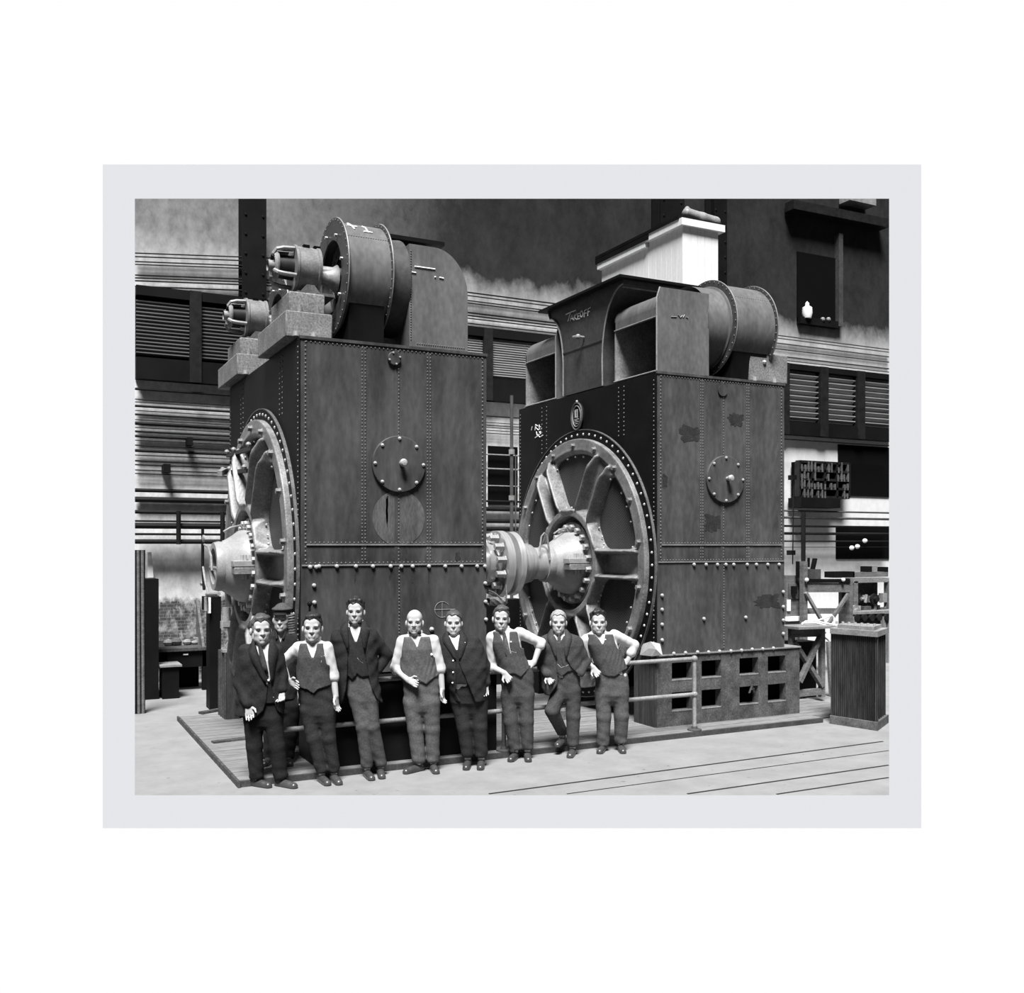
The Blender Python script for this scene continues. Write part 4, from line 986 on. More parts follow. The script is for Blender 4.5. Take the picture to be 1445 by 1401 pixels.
# plinth lettering (faint stencil)
# ------------------------------------------------------------------ right machine: two hoods, TAKE OFF box, fan
XF = 7.30
hx1 = at(1000, 470, 1, YF + .02).x
for i, (ya, yb) in enumerate(((10.235, 11.215), (12.86, 13.84))):
    hd = thing('air_hood', ['sheet-steel air hood with a square dark mouth at the front of the right roof', 'air hood with a pale lining at the far left of the right roof'][i], 'hood', (XF + .6, (ya + yb) / 2, ZT), 'air hoods on the generator roofs')
    zt = at(928, 404.5, 1, YF + .03).z; zo = at(922, 448, 0, XF).z
    rx = .42; zc = zo + .12; rz = zt - zc
    # shell: curved top towards -X, open below
    prof = [(XF, zo)] + [(XF, zc)] + arc(XF + rx, zc, rx, rz, pi, pi / 2, 14) + [(hx1, zt), (hx1, ZT + .012), (hx1 - .03, ZT + .012), (hx1 - .03, zt - .03)] + arc(XF + rx, zc, rx - .03, rz - .03, pi / 2, pi, 14) + [(XF + .03, zo)]
    MB().prism(prof, 1, ya, yb).build('hood_shell', DUCT, hd, smooth=40)
    MB().prism([(XF, ZT + .012), (hx1, ZT + .012), (hx1, zt), (XF + .05, zt), (XF, zt - .18)], 1, ya - .02, ya).build('front_cheek', DUCT, hd)
    MB().prism([(XF, ZT + .012), (hx1, ZT + .012), (hx1, zt), (XF + rx, zt)] + arc(XF + rx, zc, rx, rz, pi / 2, pi, 14), 1, yb - .02, yb).build('rear_cheek', mat('duct_lining', .24, .7, var=.3, sc=4, fine=.3), hd)
    MB().box(XF, hx1 - .03, ya, yb - .02, ZT + .012, ZT + .03).build('hood_floor', mat('duct_lining', .24), hd)
    MB().box(XF + .75, XF + .78, ya, yb - .02, ZT + .03, zt - .05).build('baffle', HOLE, hd)
    mb = MB(); mb.tube([(XF - .005, ya - .012, ZT + .02), (XF - .005, ya - .012, zt - .14), (XF + .045, ya - .012, zt)], .011, 6); mb.tube([(XF - .006, ya, zo), (XF - .006, yb, zo)], .009, 6); mb.tube([(XF - .006, ya, ZT + .02), (XF - .006, yb, ZT + .02)], .014, 6)
    mb.build('edge_bead', LIGHTG, hd)
    if i == 0:
        mb = MB()
        for s in smooth_stroke([(947, 447), (955, 447)], 1), [(957, 444), (960, 448), (963, 445)], [(964, 448), (966, 444)], [(968, 447), (971, 449)]: mb.tube([at(u, v, 1, ya - .025) for u, v in s], .006, 5)
        mb.build('chalk_scrawl', LIGHTG, hd)
tb = thing('take_off_duct', 'dark flared duct box chalked TAKE OFF between the two right hoods', 'duct', (8.0, 12.05, ZT))
ztb = at(878, 396, 0, XF).z; yl, yr = 12.58, 11.49
fl_ = .50; zc0 = ztb - 1.02
poly = [(yr, ZT + .012), (yr, zc0)] + [(yr - .52 * (1 - cos(t)), zc0 + .96 * sin(t)) for t in np.linspace(.08, pi / 2, 14)] + [(yr - .52, ztb), (yl + .46, ztb)] + [(yl + .40 * (1 - cos(t)), zc0 + .1 + .8 * sin(t)) for t in np.linspace(pi / 2, .08, 14)] + [(yl, zc0 + .1), (yl, ZT + .012)]
bd = MB().prism(poly, 0, XF - .02, 8.9).build('duct_body', DUCTD, tb, smooth=40)
rim_f = [(XF - .03, p[0], p[1]) for p in poly[1:16]]; rim_b = [(XF - .03, p[0], p[1]) for p in poly[17:]]
MB().tube([(XF - .025, yr, ZT + .012)] + rim_f, .012, 6).tube(rim_b, .012, 6).build('edge_angle', LIGHTG, tb)
MB().box(XF - .14, 9.05, yr - .62, yl + .58, ztb, ztb + .035).build('duct_lid', BLACK, tb)
MB().box(XF + .02, 8.8, yr - .45, yr - .1, ztb - .08, ztb - .005).build('lid_batten', LIGHTG, tb)
MB().tube([(XF - .03, yr, at(838, 484, 0, XF).z), (XF - .03, yl, at(838, 484, 0, XF).z)], .006, 5).build('seam_line', RUSTG, tb)
tf = lambda u, v: at(u, v, 0, XF - .026)
TK = [[(798.5, 443.7), (805.5, 440.5), (812.7, 437.7)], [(805.2, 440.8), (803.4, 447), (801.6, 453.5)],              # T
      [(804.6, 453), (807.4, 444), (808.8, 451.5)], [(805.5, 450.2), (808.4, 449)],                                 # A
      [(810, 452), (810.8, 443)], [(814, 442), (810.7, 447.5), (813.8, 451)],                                     # K
      [(817.6, 441.8), (815.4, 442.8), (815.2, 450.4), (817.8, 449.4)], [(815.3, 446.6), (817.3, 445.8)],        # E
      [(820.9 + 1.9 * cos(t), 443 - .3 * 1.9 * cos(t) + 4.3 * sin(t)) for t in np.linspace(0, 2 * pi, 15)],        # O
      [(824.3, 447.5), (825, 438), (828, 436.4)], [(824.7, 442.6), (827.2, 441.4)],                                # F
      [(829.3, 445.8), (830, 435.8), (833.4, 433.8)], [(829.7, 440.3), (832.3, 439)]]                              # F
chalk('chalk_lettering', TK, tf, .0085, tb)
hp = at(824, 476, 0, XF - .03)
MB().tube([hp, hp + Vector((-.12, 0, 0)), at(809, 475.5, 0, XF - .15)], .02, 8).ball(hp + Vector((-.1, 0, 0)), .04, 10).build('handle', LIGHTG, tb)
xa, xb = at(996, 465, 1, YD1).x, at(1052, 470, 1, YD1).x
for Yd, lab in ((YD1, 'big fan drum at the front right of the right roof'), (YD2, 'rear fan drum of the right roof behind the front one')):
    fan(xa, xb, Yd, 5.40, .62, 1, lab, 7.3)
    cl = thing('inlet_collar', 'round inlet collar between hood and fan drum, %s of the right roof' % ('front' if Yd == YD1 else 'rear'), 'duct', (hx1, Yd, ZT + .2))
    MB().lathe([(-.02, .54), (xa - hx1 - .04, .55), (xa - hx1 - .03, .58), (xa - hx1, .58)], (hx1, Yd, 5.40), (1, 0, 0), 56, cap=False).build('collar_ring', DUCT, cl)
px0, px1 = at(1058, 520, 1, YF + .1).x, at(1106, 520, 1, YF + .1).x
o = MB().box(px0 - .05, px1 + .03, YF + .05, 11.4, ZT + .012, at(1060, 497, 1, YF + .1).z).build('motor_plinth', CONC, bevel=.02); tag(o, 'concrete plinth at the right end of the right roof', 'plinth')
for q in (1066, 1094):
    p = at(q, 538, 1, YF + .02); o2 = MB().cyl((p.x, YF + .035, ZT + .014), (p.x, YF + .035, ZT + .07), .03, 8).build('anchor_bolt', BOLT, o)
p = at(1079, 511, 1, YF + .04); MB().ball((p.x, YF + .05, p.z), .035, 8).build('anchor_bolt', BOLT, o)

# ------------------------------------------------------------------ white boarded cabin beyond the right machine
YCB = 14.6
cx0, cx1 = at(963.5, 350, 1, YCB).x, at(1013.5, 350, 1, YCB).x
ztop = at(963.5, 319, 1, YCB).z
yst = cx0 / tan(radians(90) - PHI + math.atan((916 - CX) / F_PX)) if False else None
def y_at_px(x, px): d = FWD + RGT * ((px - CX) / F_PX); return x * d.y / d.x
ys1, ys2 = y_at_px(cx0, 916), y_at_px(cx0, 849)
zlow = at(890, 352, 0, cx0).z - .0
zlow = at(889, 361.5, 0, cx0).z
cb = thing('boarded_cabin', 'tall white boarded cabin with a stepped roof beyond the right generator', 'cabin', (cx0, YCB, 0))
def boards(x0, x1, y0, y1, z0, z1, name):
    mb = MB().box(x0 + .01, x1 - .01, y0 + .01, y1 - .01, z0, z1)
    w = .17; y = y0
    while y < y1 - .01: mb.box(x0, x0 + .02, y + .004, min(y + w, y1) - .004, z0, z1); y += w
    x = x0
    while x < x1 - .01: mb.box(x + .004, min(x + w, x1) - .004, y0, y0 + .02, z0, z1); x += w
    return mb.build(name, WHITEB, cb, smooth=0)
boards(cx0, cx1, YCB, ys1, 0, ztop, 'tall_body'); boards(cx0, cx1 - .1, ys1 + .01, ys2, 0, zlow, 'low_body')
MB().box(cx0 - .08, cx1 + .1, YCB - .08, ys1 + .02, ztop, ztop + .13).build('cornice', WHITEB, cb); MB().box(cx0 - .10, cx1 + .05, YCB - .0, ys2 + .1, ztop + .13, ztop + .19).build('roof_board', BLACK, cb)
MB().box(cx0 - .08, cx1, ys1 + .03, ys2 + .05, zlow, zlow + .12).build('cornice', WHITEB, cb)
MB().box(cx0 - .1, cx0 + .2, ys1 - .1, ys2 + .1, zlow + .12, ztop + .12).build('fascia', BLACK, cb)
# bundle of pale cloth on the cabin roof
a = at(972, 305, 1, YCB + .2); b = at(1012, 312, 1, YCB + .2)
f = Field((-.2, -.25, -.2), (b.x - a.x + .25, .3, .35), .02)
L = b.x - a.x
f.cap((0, 0, .06), (L * .5, 0, .0), .1, .12, .05); f.cap((L * .5, 0, 0), (L, 0, .0), .12, .1, .05); f.cap((0, 0, .06), (0, 0, .16), .05, .04, .03)
V, Q = f.mesh(); o = np_mesh('sack', V, Q, LIGHTG); o.location = (a.x, YCB + .25, ztop + .30); ORG[o.name] = o.location.copy()
tag(o, 'pale sack lying on the roof of the white cabin', 'sack')
# ------------------------------------------------------------------ right foreground: ribbed tank
t0 = at(1171, 1021, 2, 0); t1 = at(1238.5, 1031.5, 2, 0)
tk = thing('ribbed_tank', 'dark tank of upright ribs with a pale lid at the right edge', 'tank', (t1.x, t1.y, 0))
d1 = (t1 - t0); d1.z = 0; d1n = d1.normalized(); nrm = Vector((d1n.y, -d1n.x, 0))           # front face runs t0 -> t1
if nrm.dot(FWD) > 0: nrm = -nrm
# second face from t1 back to the right, ending where the photograph ends
e2 = Vector((.86, .51, 0)).normalized()
# length so that its far end stays on the floor that is built
def hit_edge(p, d):
    r = FWD + RGT * ((1254 - CX) / F_PX); n2 = Vector((r.y, -r.x, 0)); return -(p.dot(n2)) / d.dot(n2)
L2 = hit_edge(Vector((t1.x, t1.y, 0)), e2)
A = Vector((t0.x, t0.y, 0)); B = Vector((t1.x, t1.y, 0)); Cc = B + e2 * L2; D = A + e2 * min(L2, .8) * .6
ztk = at(1238, 899, 1, t1.y).z; zlid = at(1238, 891, 1, t1.y).z
ins = .035
def slab(poly, z0, z1, m, name): return MB().add([(p.x, p.y, z0) for p in poly] + [(p.x, p.y, z1) for p in poly], [(3, 2, 1, 0), (4, 5, 6, 7)] + [(k, (k + 1) % 4, 4 + (k + 1) % 4, 4 + k) for k in range(4)]).build(name, m, tk)
cen = (A + B + Cc + D) / 4
inn = [p + (cen - p).normalized() * .07 for p in (A, B, Cc, D)]
slab(inn, .1, ztk, HOLE, 'core'); slab([A, B, Cc, D], .001, .11, RUSTG, 'skid')
lp = [p - (cen - p).normalized() * .0 for p in (A, B, Cc, D)]
slab(lp, ztk, zlid, LIGHTG, 'lid'); slab([p + (cen - p).normalized() * .1 for p in (A, B, Cc, D)], zlid, zlid + .05, LIGHTG, 'top_plate')
RIBM = mat('rib_black', .035, .4, var=.6, sc=8, stretch=(3, 3, .4), spec=.45)
n1 = 24
for k in range(n1):
    p = A.lerp(B, (k + .5) / n1) + (cen - (A + B) / 2).normalized() * .05
    MB().tube([(p.x, p.y, .11), (p.x, p.y, ztk)], .0125, 8).build('rib', RIBM, tk)
for k in range(6):
    p = B.lerp(Cc, (k + .5) / 6) + (cen - (B + Cc) / 2).normalized() * .04
    MB().tube([(p.x, p.y, .11), (p.x, p.y, ztk)], .0125, 8).build('rib', RIBM, tk)
for k in range(7):
    p = A.lerp(B, (k + .6) / 7.5) + e2 * (L2 * .25); MB().cyl((p.x, p.y, zlid + .05), (p.x, p.y, zlid + .085), .018, 6).build('lid_bolt', BOLT, tk)

# ------------------------------------------------------------------ right background: timber trestles, tables, crates
TIM = mat('grey_timber', .14, .75, var=.35, sc=4, stretch=(1, 1, 3), fine=.35, spec=.2)
TIMD = mat('dark_timber', .07, .75, var=.4, sc=5, fine=.4, spec=.2)
PALE = mat('pale_timber', .22, .75, var=.2, sc=4, fine=.25, spec=.2)
# X-braced trestle table at the right base corner
YT = 11.15
tr = thing('braced_trestle', 'grey timber trestle with crossed braces beside the right base block', 'trestle', at(1163, 998, 1, YT))
P = lambda u, v, dy=0: at(u, v, 1, YT + dy)
zf = PZ
def to_floor(u): q = P(u, 950); return Vector((q.x, q.y, zf))
MB().beam(P(1110, 885), P(1165, 883), .5, .035).build('table_top', PALE, tr)
MB().beam(P(1114, 893), P(1160, 892), .06, .13).build('apron', TIM, tr)
for u in (1117, 1159.5):
    a_ = P(u, 887); MB().beam(a_, to_floor(u), .075, .075, (0, 1, 0)).build('leg', TIM, tr)
MB().beam(P(1158, 897, -.06), P(1128, 962, -.06), .06, .08, (0, 1, 0)).build('brace', TIM, tr)
MB().beam(P(1120, 905, -.02), P(1160, 968, -.02), .06, .08, (0, 1, 0)).build('brace', TIM, tr)
MB().beam(P(1116, 979), P(1161, 975), .07, .1).build('bottom_rail', TIM, tr)
q0 = P(1126, 970, .35); q1 = P(1152, 970, .35)
o = MB().box(q0.x, q1.x, q0.y, q0.y + .3, .001, at(1140, 905, 1, q0.y).z).build('dark_drum_box', BLACK); tag(o, 'dark box standing under the braced trestle', 'box')
o = MB().cyl((q0.x - .1, q0.y - .17, PZ), (q0.x + .3, q0.y - .17, PZ + .001), .001, 4)
# grey upright board leaning at the trestle's right leg
o = MB().beam(at(1169, 905, 1, YT + .3), (at(1169, 905, 1, YT + .3).x + .02, YT + .25, 0.002), .07, .05, (0, 1, 0)).build('leaning_board', PALE); tag(o, 'pale narrow board standing between trestle and ribbed tank', 'board')
# pale tubes lying over the trestle
o = MB().tube([P(1131, 881), P(1137, 876.5), P(1150, 876), P(1178, 882)], .013, 8).tube([P(1132, 879), P(1150, 878.5), P(1176, 885)], .013, 8).tube([P(1153, 876), P(1166, 871), P(1174, 868.5), P(1176.5, 871), P(1178, 884)], .013, 8).build('bent_pipe', CHALK)
tag(o, 'thin white bent tubes lying over the trestle top', 'pipe')
o = MB().tube([P(1165, 893), P(1158, 889), P(1160, 897), P(1170, 904)], .014, 8).build('hook', CHALK); tag(o, 'white bent hook hanging at the right end of the trestle', 'hook')
# big crane scale frame (gallows) behind
YG = 13.4
G = lambda u, v, dy=0: at(u, v, 1, YG + dy)
gf = thing('timber_gantry', 'tall timber gantry with two diagonal braces behind the trestle', 'frame', Vector((G(1165, 900).x, YG, 0)))
for u, tp in ((1134, 792), (1198.5, 818)):
    a_ = G(u, tp); MB().beam(a_, Vector((a_.x, YG, .0)), .09 if u > 1150 else .1, .1, (0, 1, 0)).build('post', TIM, gf)
MB().beam(G(1136, 829), G(1198, 829), .1, .17).build('cross_beam', TIM, gf)
MB().beam(G(1136, 819.5), G(1196, 819.5), .14, .07).build('top_channel', BLACK, gf)
MB().beam(G(1137, 836, -.08), G(1162, 880, -.08), .05, .06, (0, 1, 0)).build('brace', PALE, gf)
MB().beam(G(1197, 838, -.08), G(1166, 885, -.08), .05, .06, (0, 1, 0)).build('brace', TIM, gf)
MB().beam(G(1136, 862, .1), G(1196, 862, .1), .1, .1).build('lower_beam', TIM, gf)
for u in (1138.5, 1190): MB().ball(G(u, 818, -.1), .038, 12).build('eye_bolt', CHALK, gf)
# machine on it: upright dark stake and small grey box
o = MB().beam(G(1141, 787, .2), G(1141, 800, .2), .02, .05, (0, 1, 0)).beam(G(1150, 788, .2), G(1146, 806, .2), .03, .1, (0, 1, 0)).beam(G(1127, 792, .1), G(1127, 815, .1), .05, .1, (0, 1, 0)).build('iron_clamp', BLACK); tag(o, 'black iron clamps sticking up behind the timber frame', 'clamp')
o = MB().box(G(1150, 812).x, G(1164, 812).x, YG + .1, YG + .5, G(1150, 818).z, G(1150, 803.5).z).build('crate', TIMD); tag(o, 'small dark crate behind the top of the timber frame', 'crate')
# electric switch cabinet left of the frame
SX = G(1109, 840, .2); SY = G(1129, 840, .2)
sw = thing('switch_cabinet', 'grey cabinet with a dark handle just right of the right generator', 'cabinet', Vector((SX.x, YG + .2, 0)))
MB().box(SX.x, SY.x, YG + .2, YG + .6, 0, G(1110, 812, .2).z).build('body', TIM, sw)
MB().box(SX.x + .05, SY.x - .04, YG + .18, YG + .2, G(1110, 845, .2).z, G(1110, 823, .2).z).build('door', RUSTG, sw)
MB().box(SX.x + .1, SX.x + .2, YG + .12, YG + .18, G(1110, 838, .2).z, G(1110, 827, .2).z).build('handle', BLACK, sw)
MB().box(SX.x + .02, SX.x + .09, YG + .17, YG + .2, G(1110, 862, .2).z, G(1110, 846, .2).z).build('notice', CHALK, sw)
MB().box(SX.x - .02, SY.x, YG + .12, YG + .2, G(1110, 876, .2).z, G(1110, 870, .2).z).build('ledge', CHALK, sw)
# workbench clutter behind, grey
YBN = 15.2
N = lambda u, v, dy=0: at(u, v, 1, YBN + dy)
wb = thing('machine_bench', 'long grey bench frame loaded with machine parts along the right wall', 'bench', Vector((N(1215, 900).x, YBN, 0)))
xe = N(1253.5, 830).x
MB().box(N(1178, 812).x, N(1206, 812).x, YBN, YBN + .3, N(1190, 815).z, N(1190, 806.5).z).build('beam_end', BLACK, wb)
MB().box(N(1204, 812).x, xe, YBN, YBN + .3, N(1230, 814).z, N(1230, 807).z).build('top_beam', TIM, wb)
MB().box(N(1199, 818).x, xe, YBN - .1, YBN + .2, N(1230, 821.5).z, N(1230, 815.5).z).build('shelf', PALE, wb)
for u in (1203, 1251): a_ = N(u, 820); MB().box(a_.x - .06, a_.x + .06, YBN - .1, YBN + .02, 0, a_.z).build('leg', TIM, wb)
MB().box(N(1203, 870).x, xe, YBN - .6, YBN - .1, N(1230, 866, -.5).z, N(1230, 863, -.5).z).build('lower_shelf', PALE, wb)
MB().box(N(1203, 820).x, xe, YBN + .3, YBN + .4, 0, N(1230, 822).z).build('back_panel', TIMD, wb)
kinds = ['flat iron casting', 'round iron flange', 'pipe elbow', 'small iron block', 'stub of pipe', 'bracket']
rr_ = random.Random(5)
for i in range(26):
    u = 1206 + (i % 9) * 5.4 + rr_.uniform(-1, 1); v = (845, 862, 875)[i // 9] ; sz = rr_.uniform(.05, .13); yy = rr_.uniform(-.05, .2)
    p = N(u, v, yy - (.1 if i < 18 else .0)); mm = rr_.choice([RUSTG, LIGHTG, TIMD, PALE, IRON]); k = i % 4; mb = MB()
    if k == 0: mb.box(p.x - sz, p.x + sz, p.y - .06, p.y + .06, p.z - .07, p.z + sz)
    elif k == 1: mb.lathe([(0, sz), (.05, sz), (.05, sz * .5), (.12, sz * .5)], p, (0, -1, 0), 16)
    elif k == 2: mb.tube([p + Vector((-sz, 0, 0)), p + Vector((0, 0, 0)), p + Vector((sz * .4, 0, sz * .4)), p + Vector((sz * .4, 0, sz * 1.4))], .035, 8)
    else: mb.tube([p + Vector((-.02, 0, -.08)), p + Vector((.02, 0, sz * 1.6))], .03, 6)
    mb.build(['casting', 'flange', 'pipe_elbow', 'rod'][k], mm, wb)
p = N(1224, 805); o = MB().box(p.x, p.x + .14, YBN, YBN + .2, N(1224, 807).z, N(1224, 799).z).build('small_box', BLACK); tag(o, 'small black box on the top beam of the bench, left', 'box')
o = MB().box(p.x + .145, p.x + .29, YBN, YBN + .2, N(1224, 807).z, N(1224, 799).z).build('small_box', PALE); tag(o, 'small pale box on the top beam of the bench, beside the black one', 'box')
p = N(1249, 805); o = MB().box(p.x - .02, xe, YBN, YBN + .2, N(1249, 807).z, N(1249, 800).z).build('small_box', BLACK); tag(o, 'small black box on the bench beam at the right edge of the photo', 'box')
# row of dark rollers in front of the bench
YR = 14.2; R_ = lambda u, v: at(u, v, 1, YR)
rl = thing('roller_bed', 'low roller bed with a pale rail in front of the bench at right', 'roller', Vector((R_(1228, 900).x, YR, 0)))
xe2 = R_(1253.5, 860).x
MB().box(R_(1201, 865).x, xe2, YR - .05, YR + .05, R_(1220, 866).z, R_(1220, 862.5).z).build('rail', PALE, rl)
MB().box(R_(1201, 870).x, xe2, YR + .1, YR + .3, 0, R_(1220, 866).z).build('bed', TIMD, rl)
for k in range(5): p = R_(1206 + k * 10.5, 871); MB().cyl((p.x, YR - .08, p.z), (p.x, YR + .12, p.z), .07, 14).build('roller', IRON, rl)
for u in (1204, 1246, 1252): p = R_(u, 880); MB().box(p.x - .04, p.x + .04, YR - .05, YR + .03, 0, p.z + .15).build('leg', PALE, rl)

# ------------------------------------------------------------------ left side
# grooved wooden post with a dark cupboard behind it
lp_ = at(198, 1007, 2, 0); YPST = lp_.y
po = thing('grooved_post', 'dark post with two pale upright battens at the left edge', 'post', (lp_.x, lp_.y, 0))
xa_, xb_ = at(190.6, 900, 1, YPST).x, at(205, 900, 1, YPST).x
ztp = at(198, 776, 1, YPST).z
MB().box(xa_, xb_, YPST, YPST + .12, 0, ztp).build('post_body', BLACK, po)
for u in (196, 202): x = at(u, 900, 1, YPST).x; MB().tube([(x, YPST - .005, 0), (x - .01, YPST - .005, ztp)], .022, 8).build('batten', TIM, po)
# dark locker beside it
YLK = 16.0
k0, k1 = at(204, 900, 1, YLK).x, at(224, 900, 1, YLK).x
lk = thing('dark_locker', 'tall black locker with a pale strip of paper above, far left', 'locker', (k0, YLK, 0))
MB().box(k0 - .05, k1, YLK, YLK + .6, 0, at(210, 817, 1, YLK).z).build('locker_body', BLACK, lk)
o = MB().prism([(at(207.5, 775, 1, YW).x, at(208, 815, 1, YW - .05).z), (at(216, 775, 1, YW).x, at(208, 815, 1, YW - .05).z), (at(213, 775, 1, YW).x, at(208, 779, 1, YW - .05).z), (at(207.5, 775, 1, YW).x, at(208, 779, 1, YW - .05).z)], 1, YW - .07, YW - .05).build('paper_strip', CHALK)
tag(o, 'pale strip of paper on the wall above the dark locker', 'paper')
# work bench with a dark apron, stool with a pale seat, brick wall stays visible above
YBE = 16.6
B_ = lambda u, v, dy=0: at(u, v, 1, YBE + dy)
be = thing('work_bench', 'dark timber work bench with a drawer against the brick wall, left', 'bench', Vector((B_(260, 950).x, YBE, 0)))
x0_, x1_ = B_(222, 916).x, B_(297, 916).x; zt_ = B_(260, 914.5).z
MB().box(x0_, x1_, YBE, YBE + .75, zt_ - .05, zt_).build('bench_top', TIMD, be)
MB().box(x0_, x1_, YBE + .05, YBE + .1, zt_ - .32, zt_ - .05).build('apron', BLACK, be)
MB().box(B_(259, 925).x, B_(266, 925).x, YBE + .03, YBE + .05, B_(260, 924.5).z, B_(260, 922.5).z).build('drawer_label', CHALK, be)
MB().box(x0_ + .1, x1_ - .1, YBE + .55, YBE + .6, .0, zt_ - .3).build('back_board', HOLE, be)
for x in (x0_ + .06, x1_ - .12): MB().box(x, x + .1, YBE + .05, YBE + .15, 0, zt_ - .05).build('leg', BLACK, be)
MB().prism([(YBE + .1, zt_), (YBE + .74, zt_), (YBE + .74, zt_ + .75)], 0, B_(287, 900).x, B_(287, 900).x + .04).build('end_board', TIM, be)
sc_ = random.Random(3)
for i in range(9):
    u = 232 + i * 6 + sc_.uniform(-2, 2); p = B_(u, 908, .5); sz = sc_.uniform(.04, .09)
    mb = MB(); (mb.ball(p, sz, 8, (1.2, .8, .8)) if i % 2 else mb.box(p.x - sz, p.x + sz, p.y, p.y + .1, zt_, zt_ + sz * 1.4))
    o = mb.build('scrap_part', LIGHTG if i % 3 else RUSTG)
    if i % 2: o.location.z = zt_ + .002
    tag(o, 'small pale scrap part lying on the dark work bench at left', 'part', 'scrap parts on the work bench')
st = thing('stool', 'black box stool with a pale seat in front of the work bench', 'stool', Vector((B_(243, 960, -.5).x, YBE - .5, 0)))
s0 = at(226, 942, 1, YBE - .7); s1 = at(257, 942, 1, YBE - .7)
MB().box(s0.x, s1.x, YBE - .7, YBE - .2, s0.z, s0.z + .03).build('seat', LIGHTG, st)
MB().box(s0.x + .04, s1.x - .04, YBE - .66, YBE - .24, 0, s0.z).build('box_body', BLACK, st)
o = MB().box(at(296, 975, 2, 0).x, at(308, 975, 2, 0).x, at(300, 974, 2, 0).y, at(300, 974, 2, 0).y + .3, 0.001, .05).build('floor_block', BLACK); tag(o, 'flat black block on the floor behind the timber box, left', 'block')
# pump column & timber box on the deck
YBX = 13.3
X_ = lambda u, v, dy=0: at(u, v, 1, YBX + dy)
bxx = thing('timber_box', 'tall dark timber box on the deck with a small jack on top, left', 'box', Vector((X_(322, 1000).x, YBX, PZ)))
b0 = at(310, 950, 1, 13.75).x; b1 = X_(320, 950).x; b2 = X_(338, 950).x; zbx = X_(320, 921).z
MB().add([(b1, YBX, PZ), (b2, YBX, PZ), (b2, 13.8, PZ), (b0, 13.8, PZ), (b1, YBX, zbx), (b2, YBX, zbx), (b2, 13.8, zbx), (b0, 13.8, zbx)], [(3, 2, 1, 0), (4, 5, 6, 7), (0, 1, 5, 4), (1, 2, 6, 5), (2, 3, 7, 6), (3, 0, 4, 7)]).build('body', WOODD, bxx)
mb = MB()
for k in range(4): a_ = Vector((b1, YBX, 0)).lerp(Vector((b0, 13.8, 0)), (k + .5) / 4); mb.beam((a_.x - .012, a_.y - .01, PZ), (a_.x - .012, a_.y - .01, zbx), .02, .07, (0, 1, 0))
mb.build('side_batten', TIMD, bxx)
jk = thing('screw_jack', 'pale cast bracket jack on the timber box', 'jack', Vector((b1, YBX + .12, zbx)))
j = lambda u, v: X_(u, v, .12)
MB().box(j(313, 920).x, j(329, 920).x, YBX + .05, YBX + .2, zbx, zbx + .035).build('foot', LIGHTG, jk)
MB().beam(j(315, 918), j(325, 904), .04, .03, (0, 1, 0)).beam(j(326, 917), j(325.5, 904), .04, .03, (0, 1, 0)).build('bracket', LIGHTG, jk)
MB().tube([j(327, 917), j(325, 886)], .02, 8).build('screw', RUSTG, jk)
MB().box(j(314, 880).x, j(331, 880).x, YBX + .05, YBX + .2, j(320, 884).z, j(320, 876).z).cyl(j(316, 886), j(316, 876), .05, 12).build('head', LIGHTG, jk)
MB().cyl(j(319, 876), j(319, 857), .055, 14).build('cup', LIGHTG, jk); MB().cyl(j(327, 876), j(327, 856), .02, 8).build('side_pipe', LIGHTG, jk)
# dark pump frame between bench and machine
fp_ = at(303, 985, 1, 14.6)
o = thing('pump_column', 'black column with a pale gauge strip left of the big bearing', 'column', (fp_.x, 14.6, 0))
MB().box(at(296, 900, 1, 14.6).x, at(312, 900, 1, 14.6).x, 14.6, 14.9, 0.001, at(300, 842, 1, 14.6).z).build('column_body', BLACK, o)
MB().box(at(292, 860, 1, 14.58).x, at(297, 860, 1, 14.58).x, 14.55, 14.6, at(295, 865, 1, 14.58).z, at(295, 843, 1, 14.58).z).build('gauge_strip', CHALK, o)
MB().box(at(285, 860, 1, 14.58).x, at(291, 860, 1, 14.58).x, 14.5, 14.6, at(288, 860, 1, 14.58).z, at(288, 841, 1, 14.58).z).build('sight_box', BLACK, o)
# loose boards on the deck
a = at(283, 1006, 2, PZ + .02); b = at(312, 1001, 2, PZ + .02)
o = MB().beam(a, b, .09, .035).build('loose_board', TIMD); tag(o, 'loose dark board lying at the back edge of the deck, left', 'board')
a = at(300, 1047, 2, PZ + .012); b = at(350, 1041, 2, PZ + .012)
o = MB().beam(a, b, .1, .02).build('loose_board', TIMD); tag(o, 'darker board lying on the deck behind the suited man at left', 'board')
# small can on the deck between the men
p = at(795, 1015, 2, PZ)
o = thing('oil_can', 'small oil can on the deck behind the cross-legged man', 'can', p)
MB().lathe([(0, .05), (.12, .05), (.16, .02)], p, (0, 0, 1), 16).build('can_body', RUSTG, o); MB().tube([p + Vector((.02, 0, .14)), p + Vector((-.06, 0, .2))], .01, 6).build('spout', LIGHTG, o)

